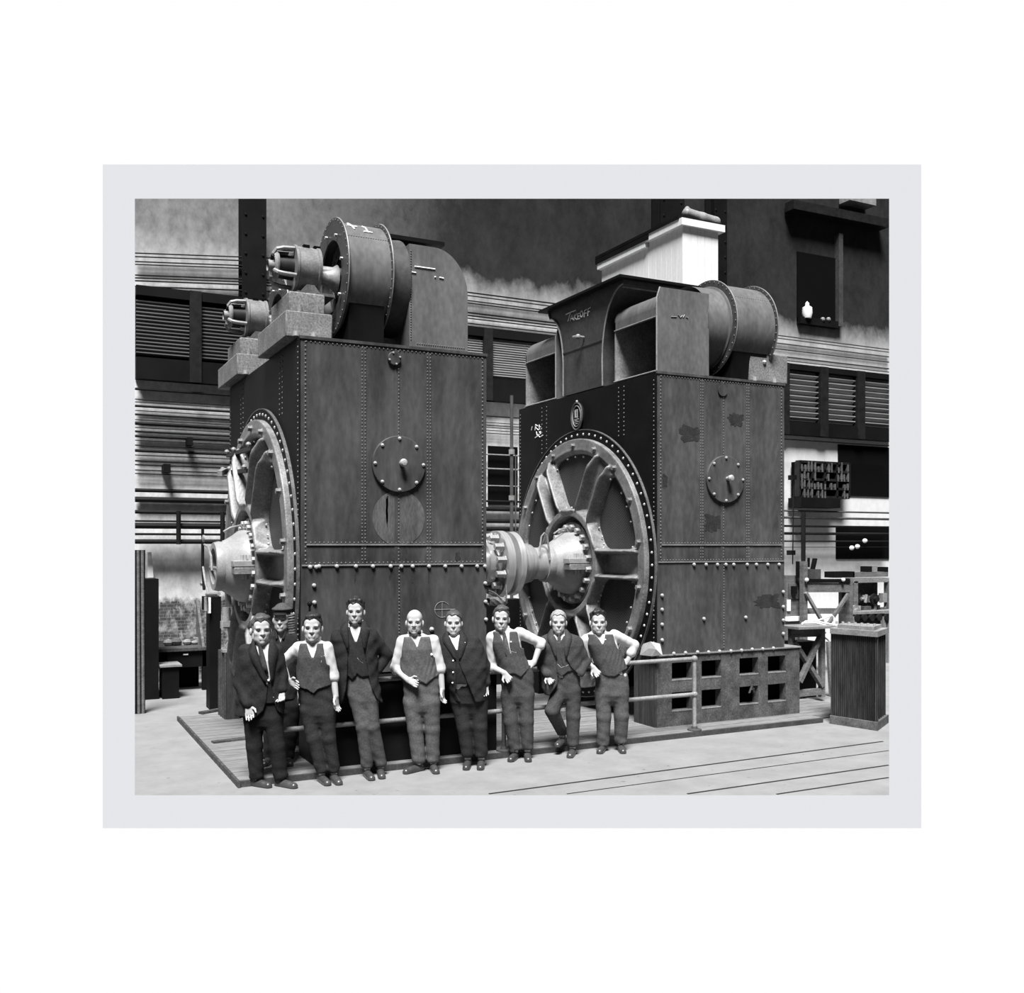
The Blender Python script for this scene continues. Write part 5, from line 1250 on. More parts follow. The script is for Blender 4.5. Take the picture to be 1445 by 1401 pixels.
# ------------------------------------------------------------------ large pale paper backdrop sheet standing far behind the hall
DS = 44.0
def far(px, py, d=DS): return EYEP + (FWD + RGT * ((px - CX) / F_PX) + UP * ((CY - py) / F_PX)) * d
c_ = [far(145, 1168.5), far(1300, 1168.5), far(1300, 232), far(145, 232)]
bk = [q + FWD * .4 for q in c_]
PAPER = mat('backdrop_paper', .545, .95, spec=.0, tint=(.99, .995, 1.03))
o = MB().add([tuple(q) for q in c_ + bk], [(0, 1, 2, 3), (7, 6, 5, 4), (0, 4, 5, 1), (1, 5, 6, 2), (2, 6, 7, 3), (3, 7, 4, 0)]).build('paper_backdrop', PAPER, smooth=0)
tag(o, 'huge off-white paper backdrop sheet standing far behind the hall', 'backdrop')

o = MB().box(at(684, 880, 1, 15).x, at(738, 880, 1, 15).x, 15.0, 15.3, 0, at(700, 846, 1, 15).z).build('added_dark_box', BLACK); tag(o, 'low black box added to darken the gap between the two generators under the shaft', 'locker')  # added black box, only there to make the gap behind the shaft dark
# ------------------------------------------------------------------ the men
SKIN = mat('skin', .44, .6, var=.06, sc=9, spec=.3)
SHIRT = mat('white_shirt', .58, .9, var=.05, sc=6, spec=.1)
HAIRD = mat('dark_hair', .022, .5, var=.5, sc=40, stretch=(1, 1, .4), spec=.4)
HAIRM = mat('mid_hair', .07, .5, var=.5, sc=40, stretch=(1, 1, .4), spec=.4)
HAIRL = mat('grey_hair', .30, .6, var=.4, sc=40, stretch=(1, 1, .4), spec=.3)
SHOE = mat('shoe_leather', .05, .32, var=.3, sc=8, spec=.55)
EYEM = mat('eye_dark', .035, .3, spec=.5); BROW = mat('brow', .07, .8); BROWG = mat('brow_grey', .16, .8); LIP = mat('lip', .26, .6)
def cloth(name, v): return mat(name, v, .88, var=.16, sc=7, fine=.22, spec=.15, bump=.12)
TIEK = mat('tie_black', .012, .7, spec=.2)

def lerp_rows(rows, z, i):
    zs = [r[0] for r in rows]; return float(np.interp(z, zs, [r[i] for r in rows]))

def make_man(S):
    bx, by = S['base']; by += 0 if S.get('z') else 4; bz = S.get('z', 0.0)
    D0 = F_PX * (EYE - bz) / (by - CY); x0 = (bx - CX) / F_PX * D0
    loc = EYEP + FWD * D0 + RGT * x0; loc.z = bz
    def L(px, py, off=0.0):
        D = D0 + off; return np.array([(px - CX) / F_PX * D - x0, off, EYE - (py - CY) / F_PX * D - bz])
    m_px = D0 / F_PX                                   # metres per pixel at the man
    root = thing('person', S['label'], 'person', loc, 'nine men lined up before the generators')
    root.rotation_euler = (0, 0, atan2(RGT.y, RGT.x))
    o_root = root
    hx, hy = S['head']; hs = S['hh'] * m_px / .243; yaw = S.get('yaw', 0.0); hoff = S.get('hoff', -.02)
    HC = L(hx, hy, hoff)
    ca, sa = cos(yaw), sin(yaw); roll = S.get('roll', 0.0)
    def hp(x, y, z):                                    # head frame -> man frame (face towards -y, yaw turns it to the viewer's right)
        x, z = x * cos(roll) + z * sin(roll), -x * sin(roll) + z * cos(roll)
        return HC + hs * np.array([x * ca - y * sa, x * sa + y * ca, z])
    def rows_of(T, dflt):
        R = []
        for r in T:
            py, xl, xr = r[:3]; b = r[3] if len(r) > 3 else dflt; oy = r[4] if len(r) > 4 else S.get('ty', 0.0)
            a = L(xl, py); c = L(xr, py); R.append((float(a[2]), float((a[0] + c[0]) / 2), oy, float((c[0] - a[0]) / 2), b))
        return sorted(R)
    T = rows_of(S['torso'], S.get('depth', .125)); P_ = rows_of(S['pelvis'], S.get('pdepth', .112)); b0 = P_[0]; zc_ = b0[0] + .035; P_[0] = (zc_, b0[1], b0[2], b0[3] * .98, b0[4]); P_ = sorted([q for q in P_ if q[0] >= zc_] + [(zc_ - .07, b0[1], b0[2], b0[3] * .82, b0[4] * .8), (zc_ - .11, b0[1], b0[2], b0[3] * .5, b0[4] * .5)])
    arms = []
    for A in S['arms']:
        arms.append({k: (L(*A[k]) if k in ('sh', 'el', 'wr', 'hd') else A[k]) for k in A})
    legs = [{k: (L(*G[k]) if k in ('hip', 'kn', 'an') else G[k]) for k in G} for G in S['legs']]
    allp = [HC] + [q[k] for q in arms for k in ('sh', 'el', 'wr', 'hd')] + [q[k] for q in legs for k in ('hip', 'kn', 'an')]
    allp = np.array(allp); lo = allp.min(0) - .16; hi = allp.max(0) + .16
    lo[0] = min(lo[0], min(r[1] - r[3] for r in T) - .04); hi[0] = max(hi[0], max(r[1] + r[3] for r in T) + .04)
    lo[1] = min(lo[1], -.24); hi[1] = max(hi[1], .22); lo[2] = .02
    # ---------------- body: one continuous surface
    f = Field(lo, hi, .0062)
    NB = np.array([T[-1][1], T[-1][2], T[-1][0] - .03]); neck0 = hp(0, .02, -.06)
    f.cap(NB, neck0, S.get('neck', .058), S.get('neck', .058) * .95, .02)
    f.ell(hp(0, .012, .035), np.array([.077, .096, .087]) * hs, .01, yaw); f.ell(hp(0, -.035, .045), np.array([.064, .052, .060]) * hs, .02 * hs, yaw)
    fat = S.get('fat', 1.0)
    f.ell(hp(0, -.028, -.042), np.array([.057 * fat, .064, .080]) * hs, .025 * hs, yaw)
    f.ell(hp(0, -.068, -.098), np.array([.022 * fat, .024, .022]) * hs, .03 * hs, yaw)
    for s in (-1, 1):
        f.ell(hp(s * .043 * fat, -.054, -.022), np.array([.021, .024, .022]) * hs, .02 * hs, yaw)
        f.ell(hp(s * .042 * fat, -.02, -.068), np.array([.015, .038, .028]) * hs, .03 * hs, yaw)
    f.cap(hp(-.042, -.078, .022), hp(.042, -.078, .022), .013 * hs, None, .014 * hs)
    for s in (-1, 1): f.ell(hp(s * .031, -.099, -.002), np.array([.020, .016, .012]) * hs, .012 * hs, yaw, op='s')
    f.cap(hp(0, -.084, .012), hp(0, -.104, -.026), .0075 * hs, .012 * hs, .014 * hs)
    for s in (-1, 1): f.ell(hp(s * .012, -.092, -.029), np.array([.010, .010, .008]) * hs, .006 * hs, yaw)
    f.cap(hp(-.02, -.088, -.058), hp(.02, -.088, -.058), .0075 * hs, None, .008 * hs); f.cap(hp(-.017, -.088, -.070), hp(.017, -.088, -.070), .008 * hs, None, .008 * hs)
    for s in (-1, 1):
        ec = hp(s * .078, .012, -.012); f.ell(ec, np.array([.013, .022, .033]) * hs, .006 * hs, yaw + s * .35)
    f.loft(P_, -.03, .03); f.loft(T, -.035, .03)
    for q in legs: f.cap(q['hip'], q['kn'], .075, .05, .03); f.cap(q['kn'], q['an'], .05, .036, .02); f.cap(q['an'], q['an'] + np.array([0, 0, -.05]), .036, .034, .02)
    for q in arms:
        f.cap(q['sh'], q['el'], .045, .038, .03); f.cap(q['el'], q['wr'], .041 * S.get('armk', 1), .028, .015)
        if q.get('nohand'): continue
        w, h = q['wr'], q['hd']; d = h - w; ln = np.linalg.norm(d); d = d / ln
        sp = np.array(q.get('spread', (1, 0, 0)), float); sp = sp - d * sp.dot(d); sp /= np.linalg.norm(sp); nn = np.cross(d, sp)
        if q.get('flip'): nn = -nn
        hl = .185; pl = w + d * .085
        for t in (-.026, -.009, .009, .026): f.cap(w + sp * t * .6 + d * .01, pl + sp * t, .017, .0135, .012)
        for i, (t, fl) in enumerate(((-.033, .068), (-.011, .082), (.012, .078), (.034, .060))):
            c = q.get('curl', .5) * (1 + .12 * i); b0 = pl + sp * t; k1 = b0 + (d * cos(c * .5) + nn * sin(c * .5) + sp * t * .8) * fl * .5; k2 = k1 + (d * cos(c * 1.5) + nn * sin(c * 1.5)) * fl * .5
            f.cap(b0, k1, .0105, .0092, .004); f.cap(k1, k2, .0092, .0075, .004)
        ts = q.get('thumb', 1); t0 = w + d * .03 + sp * ts * .028; t1 = t0 + (d * .55 + sp * ts * .6 + nn * .35) * .052; t2 = t1 + (d * .85 + sp * ts * .15 + nn * .4) * .036
        f.cap(t0, t1, .014, .0115, .01); f.cap(t1, t2, .0115, .0085, .004)
    V, Q = f.mesh(1); body = np_mesh('body', V, Q, SKIN, root)
    # ---------------- face details
    def dab(name, c, r, m, k=0.0): 
        mb = MB(); mb.ball((0, 0, 0), 1, 12); o = raw_mesh(name, [(v[0] * r[0], v[1] * r[1], v[2] * r[2]) for v in mb.v], mb.f, m, root, tuple(c)); o.rotation_euler = (0, -roll, yaw); return o
    for s in (-1, 1):
        dab('eye', hp(s * .031, -.0795, -.002), np.array([.0115, .005, .0048]) * hs, EYEM)
        dab('eyebrow', hp(s * .032, -.0905, .020), np.array([.016, .004, .0034]) * hs, BROWG if S.get('hair') == 'bald' or S.get('hairm') is HAIRL else BROW)
    dab('lips', hp(0, -.0935, -.0640), np.array([.016, .003, .0028]) * hs, LIP)
    if S.get('moustache'): dab('moustache', hp(0, -.097, -.050), np.array([.024, .007, .006]) * hs, BROWG)
    # ---------------- hair / cap
    hm = S.get('hairm', HAIRD); st = S.get('hair', 'side')
    g = Field(HC - .16 * hs, HC + np.array([.16, .16, .19]) * hs, .0055)
    if st != 'bald':
        g.ell(hp(0, .016, .040), np.array([.084, .104, .092]) * hs, .01, yaw); g.ell(hp(0, -.033, .048), np.array([.070, .058, .064]) * hs, .02 * hs, yaw)
        if st == 'wavy':
            for (x, y, z, r) in ((-.04, -.045, .108, .028), (.0, -.05, .117, .03), (.04, -.04, .110, .028), (-.06, 0, .085, .03), (.058, 0, .09, .028), (0, .02, .125, .04)): g.ell(hp(x, y, z), np.array([r, r, r * .75]) * hs, .02 * hs)
        elif st == 'side':
            for (x, y, z, r) in ((-.03, -.05, .102, .026), (.005, -.055, .108, .028), (.035, -.045, .105, .028), (.045, -.015, .108, .03), (0, .0, .12, .04)): g.ell(hp(x, y, z), np.array([r, r, r * .6]) * hs, .02 * hs)
        elif st == 'flat':
            g.ell(hp(.01, -.05, .085), np.array([.045, .03, .022]) * hs, .02 * hs)
        X, Y, Z = g.grid(tuple(slice(0, len(a)) for a in g.ax))
        lx = ((X - HC[0]) * ca + (Y - HC[1]) * sa) / hs; ly = (-(X - HC[0]) * sa + (Y - HC[1]) * ca) / hs; lz = (Z - HC[2]) / hs + 0 * lx
        part = S.get('part', 0.0)
        line = np.where(ly < -.03, S.get('hline', .082) - 9.0 * np.maximum(np.abs(lx) - .035, 0) ** 2 * 3 + .006 * np.sin(lx * 90), np.where(ly < .025, S.get('hline', .082) - .02 - 1.45 * (ly + .03), -.018 - 1.2 * (ly - .025)))
        line = np.maximum(line, -.085)
        g.d = np.maximum(g.d, ((line - lz) * hs * .7).astype(np.float32))
        pat = np.sin(lx * 160 + ly * 60) * np.sin(ly * 110 + 2 * np.sin(lx * 50)) * .0016
        g.d += (pat * hs + 0 * g.d).astype(np.float32)
    else:
        g.ell(hp(0, .024, .01), np.array([.079, .092, .075]) * hs, .01, yaw)
        X, Y, Z = g.grid(tuple(slice(0, len(a)) for a in g.ax))
        lx = ((X - HC[0]) * ca + (Y - HC[1]) * sa) / hs; ly = (-(X - HC[0]) * sa + (Y - HC[1]) * ca) / hs; lz = (Z - HC[2]) / hs + 0 * lx
        g.d = np.maximum(g.d, np.maximum((lz - .05) * hs, np.maximum((-.04 - lz) * hs, (.0 - ly) * hs)).astype(np.float32))
    V, Q = g.mesh(); np_mesh('hair', V, Q, hm, root)
    if S.get('cap'):
        c = Field(HC - .17 * hs, HC + np.array([.17, .17, .2]) * hs, .0055)
        c.ell(hp(0, .005, .098), np.array([.096, .112, .030]) * hs, .01, yaw); c.cap(hp(0, .01, .060), hp(0, .008, .075), .086 * hs, .084 * hs, .01, 1.18)
        X, Y, Z = c.grid(tuple(slice(0, len(a)) for a in c.ax)); c.d = np.maximum(c.d, ((HC[2] + .050 * hs - Z) + 0 * c.d).astype(np.float32))
        V, Q = c.mesh(); cp = np_mesh('flat_cap', V, Q, cloth('cap_cloth', .07), root)
        c = Field(HC - .17 * hs, HC + np.array([.17, .17, .2]) * hs, .005)
        c.ell(hp(0, -.088, .050), np.array([.062, .045, .009]) * hs, .004, yaw); V, Q = c.mesh(); np_mesh('cap_peak', V, Q, cloth('cap_peak', .02), root)
    # ---------------- trousers
    tm = S['trm']; tr = S.get('tr', (.095, .080, .072))
    lz_ = min(min(q['an'][2] for q in legs), .2)
    f = Field((lo[0], lo[1], .02), (hi[0], hi[1], P_[-1][0] + .03), .0075)
    f.loft(P_, -.003, .04)
    for q in legs:
        r = q.get('r', tr); f.cap(q['hip'], q['kn'], r[0], r[1], .035, 1.05); f.cap(q['kn'], q['an'], r[1], r[2], .02, 1.05)
    X, Y, Z = f.grid(tuple(slice(0, len(a)) for a in f.ax)); ph = S.get('seed', 1) * 1.7
    wr = np.sin(58 * Z + 26 * X + 1.6 * np.sin(13 * X + ph) + ph) * .55 + np.sin(41 * Z - 37 * X + 21 * Y + 2 * ph + 2.2 * np.sin(11 * Z)) * .6
    w = .0012 + .0026 * np.exp(-((Z - .14) / .09) ** 2) + .0005 * np.exp(-((Z - .52) / .08) ** 2) + .002 * np.exp(-((Z - .85) / .07) ** 2)
    f.d += (wr * w).astype(np.float32)
    for q in legs:                                       # cut the hems level
        an = q['an']; zz = an[2] + q.get('hem', -.045)
        f.put(lambda X, Y, Z: np.maximum(np.maximum(np.abs(X - an[0]) - .14, np.abs(Y - an[1]) - .16), Z - zz + .12 * (Y - an[1])), (an[0] - .14, an[1] - .16, 0.0), (an[0] + .14, an[1] + .16, zz + .02), .006, 's')
    V, Q = f.mesh(); tro = np_mesh('trousers', V, Q, tm, root)
    # ---------------- shirt
    suit = S['kind'] == 'suit'
    sm = S.get('shirtm', SHIRT)
    f = Field(lo, (hi[0], hi[1], HC[2] - .02 * hs), .0072)
    f.loft(T, -.018 if not S.get('workshirt') else 0.0, .03)
    if not suit:
        for q in arms:
            f.cap(q['sh'], q['el'], q.get('r0', .066), .055, .03)
            if S.get('workshirt'): f.cap(q['el'], q['el'] + (q['wr'] - q['el']) * .85, .054, .044, .02)
            else:
                e = q['el'] + (q['wr'] - q['el']) * q.get('roll', .16); f.cap(q['el'], e, .057, .060, .02)
    X, Y, Z = f.grid(tuple(slice(0, len(a)) for a in f.ax))
    f.d += ((np.sin(60 * Z + 45 * X + 2 * np.sin(20 * X)) + np.sin(70 * X - 33 * Z + 30 * Y)) * .0011).astype(np.float32)
    if not S.get('opencollar'):
        cb = neck0 * .35 + NB * .65; rr = S.get('neck', .058) + .007; N_ = 14
        for k in range(N_):
            a0, a1 = 2 * pi * k / N_, 2 * pi * (k + 1) / N_
            p = lambda a, up: cb + np.array([rr * sin(a), -rr * cos(a) - .004, .014 + up - .020 * cos(a)])
            f.cap(p(a0, 0), p(a1, 0), .015, None, .006)
    else:
        def vcut(X, Y, Z):
            zz = NB[2] + .03; hw = .05 * np.clip((Z - (zz - .13)) / .13, 0, 1)
            return np.maximum(np.maximum(np.abs(X - NB[0]) - hw, Y + .02), zz - .13 - Z)
        f.put(vcut, NB - [.1, .25, .16], NB + [.1, .1, .12], .006, 's')
        for s in (-1, 1): f.cap(NB + np.array([s * .06, -.05, .05]), NB + np.array([s * .035, -.115, -.05]), .014, .012, .006)
    V, Q = f.mesh(); np_mesh('work_shirt' if S.get('workshirt') else 'shirt', V, Q, sm, root)
    def front_y(x, z, off, rows=None):
        rows = rows or T
        a = lerp_rows(rows, z, 3) + off; b = lerp_rows(rows, z, 4) + off; cx = lerp_rows(rows, z, 1); cy = lerp_rows(rows, z, 2)
        u = min(abs((x - cx) / a), .97); return cy - b * (1 - u ** 2.3) ** (1 / 2.3)
    def open_cut(f, rows, ycut=.0):
        R = sorted([(float(L(xl, py)[2]), float(L(xl, py)[0]), float(L(xr, py)[0])) for py, xl, xr in rows]); A = np.array(R)
        def fn(X, Y, Z):
            z = Z.ravel(); xl = np.interp(z, A[:, 0], A[:, 1])[None, None, :]; xr = np.interp(z, A[:, 0], A[:, 2])[None, None, :]
            return np.maximum(np.maximum(np.maximum(X - xr, xl - X), Y - ycut), np.maximum(A[0, 0] - Z, Z - A[-1, 0] - .2)).astype(np.float32)
        f.put(fn, (A[:, 1].min(), -.4, A[0, 0]), (A[:, 2].max(), ycut, A[-1, 0] + .2), .006, 's')
    def hem_cut(f, hem):
        H = np.array([(float(L(px, py)[0]), float(L(px, py)[2])) for px, py in hem]); H = H[np.argsort(H[:, 0])]
        X, Y, Z = f.grid(tuple(slice(0, len(a)) for a in f.ax)); zz = np.interp(X.ravel(), H[:, 0], H[:, 1])[:, None, None]
        f.d = np.maximum(f.d, ((zz - Z) * .8 + 0 * f.d).astype(np.float32))
    # ---------------- waistcoat
    if S.get('vest_open'):
        f = Field(lo, hi, .0072); f.loft(T, .007, .02)
        X, Y, Z = f.grid(tuple(slice(0, len(a)) for a in f.ax))
        f.d += ((np.sin(34 * Z + 20 * np.sin(7 * X + ph)) * np.exp(-((Z - 1.08) / .12) ** 2) + .5 * np.sin(52 * X + 30 * Z)) * .0026).astype(np.float32)
        open_cut(f, S['vest_open']); hem_cut(f, S['vest_hem'])
        ztop = T[-1][0] - .035
        f.d = np.maximum(f.d, (Z - ztop + 0 * f.d).astype(np.float32))
        if not suit:                                      # armholes
            for q in arms:
                sgn = 1 if q['sh'][0] > NB[0] else -1
                f.cap(q['sh'] + np.array([sgn * .035, 0, .03]), q['sh'] + np.array([sgn * .03, 0, -.13]), .066, .045, .006, 2.2, op='s')
        V, Q = f.mesh(); vs = np_mesh('waistcoat', V, Q, S['vestm'], root)
        vb = S['vest_open'][-1]; pb = L((vb[1] + vb[2]) / 2, vb[0]); hb = min(L(*h)[2] for h in S['vest_hem'])
        xb = S.get('vest_btn', (vb[1] + vb[2]) / 2)
        for k in range(5):
            z = pb[2] - .03 - (pb[2] - hb - .08) * k / 4; x = pb[0] + (L(xb, vb[0])[0] - pb[0]) * k / 4
            o = dab('button', (x, front_y(x, z, -.004) - .002, z), (.007, .004, .007), BROW); o.rotation_euler = (0, 0, 0)
    # ---------------- jacket
    if suit:
        f = Field((lo[0] - .02, lo[1] - .02, .3), (hi[0] + .02, hi[1] + .02, hi[2]), .0072)
        J = rows_of(S['jacket'], S.get('depth', .125) + .02)
        f.loft(J, .004, .03)
        for q in arms:
            f.cap(q['sh'], q['el'], .074 * S.get('armk', 1), .062 * S.get('armk', 1), .03); f.cap(q['el'], q['el'] + (q['wr'] - q['el']) * .97, .060 * S.get('armk', 1), .050, .02)
        X, Y, Z = f.grid(tuple(slice(0, len(a)) for a in f.ax))
        f.d += ((np.sin(48 * Z + 30 * X + 3 * np.sin(13 * X + ph)) * .5 + np.sin(31 * X - 40 * Z + 22 * Y + ph)) * .0024).astype(np.float32)
        f.d = np.maximum(f.d, (Z - (J[-1][0]) + 0 * f.d).astype(np.float32))
        open_cut(f, S['jacket_open'], .02); 
        # hem only on the coat body, not on the hanging sleeves: coat rows stop there anyway
        V, Q = f.mesh(); jk_ = np_mesh('jacket', V, Q, S['jackm'], root)
        # lapels
        OJ = S['jacket_open']; zt = float(L(OJ[0][1], OJ[0][0])[2]); bt = S['button']; zb = float(L(*bt)[2])
        for s in (0, 1):
            sg = -1 if s == 0 else 1; inner = []; outer = []
            for t in np.linspace(0, 1, 9):
                z = zt + (zb - zt) * t; py = OJ[0][0] + (bt[1] - OJ[0][0]) * t
                xe = float(np.interp(py, [r[0] for r in OJ], [L(r[1 + s], r[0])[0] for r in OJ]))
                wd = .075 * min(1, t / .28) * (1 - max(0, (t - .28) / .72)) + .012
                inner.append((xe - sg * .004, z)); outer.append((xe + sg * wd, z + .012 * (t < .3)))
            vs = []; 
            for (x, z) in inner + outer: vs.append((x, front_y(x, z, .006, J) - .008, z))
            n_ = len(inner); fs = [(i, i + 1, n_ + i + 1, n_ + i) for i in range(n_ - 1)]
            if sg < 0: fs = [q[::-1] for q in fs]
            o = raw_mesh('lapel', vs, fs, S['jackm'], root); md = o.modifiers.new('thick', 'SOLIDIFY'); md.thickness = .009; md.offset = 0
        for (px, py) in S.get('jbuttons', [bt]):
            c = L(px, py); o = dab('button', (c[0], front_y(c[0], c[2], .006, J) - .004, c[2]), (.010, .005, .010), S.get('btnm', BROW)); o.rotation_euler = (0, 0, 0)
    # ---------------- neckwear and small things
    tk = S.get('tie')
    zc = NB[2] + .02
    if tk == 'long':
        pts = [(zc + .022, .015), (zc + .004, .019), (zc - .012, .013), (zc - .10, .024), (zc - .22, .030), (zc - .30, .026)]
        tx = S.get('tiex', 0.0); vs = []
        for (z, w) in pts:
            x = NB[0] + tx * (zc - z)
            for s in (-1, 1): vs.append((x + s * w, front_y(x, min(z, T[-1][0] - .06), -.012) - .010 - (.016 if z > zc - .02 else 0), z))
        o = raw_mesh('necktie', vs, [(2 * i, 2 * i + 1, 2 * i + 3, 2 * i + 2) for i in range(len(pts) - 1)], S.get('tiem', TIEK), root); md = o.modifiers.new('thick', 'SOLIDIFY'); md.thickness = .012; md.offset = 0
    elif tk == 'bow':
        c = np.array([NB[0], NB[1] - .082, zc + .022]); g = Field(c - .09, c + .09, .005)
        for s in (-1, 1): g.cap(c + [s * .012, 0, 0], c + [s * .048, .004, 0], .009, .021, .004, .6)
        g.ell(c, (.012, .014, .013), .004); V, Q = g.mesh(); np_mesh('bow_tie', V, Q, S.get('tiem', TIEK), root)
    for (nm, px, py, r) in S.get('pins', []):
        c = L(px, py); o = dab(nm, (c[0], front_y(c[0], c[2], .02 if suit else .004) - .006, c[2]), (r, .006, r), CHALK); o.rotation_euler = (0, 0, 0)
    for (nm, pts, r, off) in S.get('strands', []):
        mb = MB(); P3 = []
        for (px, py) in pts:
            c = L(px, py); P3.append((c[0], front_y(c[0], c[2], off) - .006, c[2]))
        mb.tube(P3, r, 6); raw_mesh(nm, mb.v, mb.f, LIGHTG if nm != 'pencil' else CHALK, root)
    # ---------------- shoes
    for q in legs:
        h, t = q['shoe']; zf = q.get('zf', 0.0)
        def gnd(px, py, z):
            D = F_PX * (EYE - bz - z) / (py - CY); return np.array([(px - CX) / F_PX * D - x0, D - D0, z])
        H, Tt = gnd(h[0], h[1], zf + .01), gnd(t[0], t[1], zf + .01); d = Tt - H; d[2] = 0; ln = np.linalg.norm(d); d /= max(ln, 1e-6)
        an = q['an'].copy(); H = np.array([an[0], an[1], zf]) - d * .06 if not q.get('free') else H
        ln = min(max(ln, .20), .27); Tt = H + d * ln
        H[2] = Tt[2] = zf
        g = Field(np.minimum(H, Tt) - .09, np.maximum(np.maximum(H, Tt), an) + .09, .006)
        u = np.array([0, 0, 1.0])
        g.cap(H + d * .02 + u * .022, Tt - d * .03 + u * .018, .036, .040, .01); g.cap(H + d * .03 + u * .045, Tt - d * .09 + u * .03, .036, .036, .02)
        g.cap(H + d * .035 + u * .06, np.array([an[0], an[1], max(an[2], zf + .09)]), .037, .042, .02)
        X, Y, Z = g.grid(tuple(slice(0, len(a)) for a in g.ax)); g.d = np.maximum(g.d, (zf + .002 - Z + 0 * g.d).astype(np.float32))
        g.d = np.maximum(g.d, (Z - (zf + .13) + 0 * g.d).astype(np.float32))
        V, Q = g.mesh(); np_mesh('shoe', V, Q, SHOE, root)
    return root

CH = lambda v: cloth('suit_cloth_%03d' % int(v * 1000), v)
MEN = []
# 1 leftmost, dark suit, face turned to the viewer's right
MEN.append(dict(base=(386, 1105), label='young man in a dark suit and long tie, leftmost of the row', kind='suit', head=(368, 889), hh=41, yaw=.42, hair='side', hairm=HAIRM,
    torso=[(905, 358, 382, .07), (913, 346, 391, .10), (930, 340, 397, .13), (955, 342, 398), (985, 344, 398), (1008, 344, 398)], pelvis=[(975, 346, 396), (1000, 344, 398), (1018, 347, 398)],
    jacket=[(906, 357, 384, .08), (913, 345, 392, .11), (928, 339, 398, .145), (955, 338, 399), (985, 334, 400), (1008, 333, 401)],
    jacket_open=[(902, 361, 384), (912, 364, 383), (930, 371, 384), (955, 379, 387), (966, 382, 388), (985, 381, 390), (1000, 376, 394), (1009, 366, 402)], button=(382, 962), jackm=CH(.022), trm=CH(.016), vestm=CH(.016), vest_open=[(905, 362, 382), (950, 380, 386), (957, 383, 385)], vest_hem=[(340, 990), (400, 990)],
    arms=[dict(sh=(347, 919, .0), el=(338, 963, -.02), wr=(350, 994, -.15), hd=(354, 1020, -.17), spread=(1, .2, 0), curl=.4, thumb=1), dict(sh=(389, 919, .02), el=(398, 955, .03), wr=(398, 972, -.05), hd=(396, 990, -.09), spread=(1, 0, .2), curl=.7, thumb=-1)],
    legs=[dict(hip=(357, 1012, 0), kn=(359, 1053, -.01), an=(362, 1093, .0), shoe=((356, 1106), (382, 1110))), dict(hip=(385, 1012, 0), kn=(391, 1053, -.02), an=(396, 1094, .0), shoe=((392, 1106), (420, 1111)))],
    tie='long', tiem=CH(.06), tiex=.22, seed=1, pins=[('tie_clip', 384, 957, .012)]))
# 2 man in cap standing behind on the deck
MEN.append(dict(base=(393, 1076), z=PZ, label='man in a flat cap and dark open-necked work shirt, standing behind the first two', kind='work', workshirt=True, opencollar=True, shirtm=CH(.02), head=(398, 874), hh=36, yaw=.0, hair='side', cap=True, roll=.0,
    torso=[(889, 388, 409, .07), (896, 378, 421, .10), (910, 374, 426, .12), (940, 376, 424), (970, 378, 422), (985, 379, 421)], pelvis=[(960, 379, 421), (985, 378, 422), (1000, 380, 420)],
    arms=[dict(sh=(381, 902, 0), el=(374, 944, .03), wr=(378, 975, -.02), hd=(380, 995, -.04)), dict(sh=(419, 902, 0), el=(426, 944, .05), wr=(424, 975, .02), hd=(422, 995, .0))],
    legs=[dict(hip=(388, 995, 0), kn=(383, 1035, 0), an=(380, 1066, .0), shoe=((382, 1074), (372, 1082))), dict(hip=(412, 995, 0), kn=(409, 1035, 0), an=(406, 1066, .0), shoe=((408, 1074), (413, 1082)))],
    trm=CH(.02), seed=2, tie=None))
# 3 young man, hand on hip
MEN.append(dict(base=(463, 1099), label='young man in white shirt and waistcoat with two pencils, hand on hip, third from left', kind='vest', head=(441, 886), hh=40, yaw=.12, hair='side', hairm=HAIRD,
    torso=[(902, 431, 454, .07), (909, 418, 463, .10), (925, 418, 467, .13), (945, 420, 466), (962, 420, 468), (978, 421, 470)], pelvis=[(960, 420, 468), (980, 420, 471), (1000, 424, 472), (1012, 428, 473)],
    vest_open=[(898, 433, 451), (905, 434, 450), (915, 438, 449), (926, 443, 446)], vest_hem=[(415, 966), (436, 970), (446, 976), (452, 970), (472, 964)], vestm=CH(.065), trm=CH(.028),
    arms=[dict(sh=(422, 914, 0), el=(398, 936, .06), wr=(407, 961, -.06), hd=(419, 966, -.10), spread=(0, 0, 1), curl=.35, thumb=1, roll=.10), dict(sh=(461, 914, 0), el=(470, 952, .02), wr=(474, 982, -.02), hd=(475, 1006, -.04), spread=(.5, 1, 0), curl=.4, thumb=-1, roll=.12)],
    legs=[dict(hip=(437, 1003, 0), kn=(443, 1042, -.03), an=(454, 1086, 0), shoe=((447, 1098), (459, 1106)), r=(.095, .072, .062)), dict(hip=(460, 1003, 0), kn=(464, 1042, -.01), an=(471, 1084, .03), shoe=((468, 1096), (480, 1105)), r=(.095, .070, .062))],
    tie=None, seed=3, strands=[('pencil', [(457, 924), (456.5, 935)], .004, 0.0), ('pencil', [(460, 923), (459.5, 935)], .004, 0.0), ('key_chain', [(423, 972), (424, 980), (423, 990)], .006, .02)]))
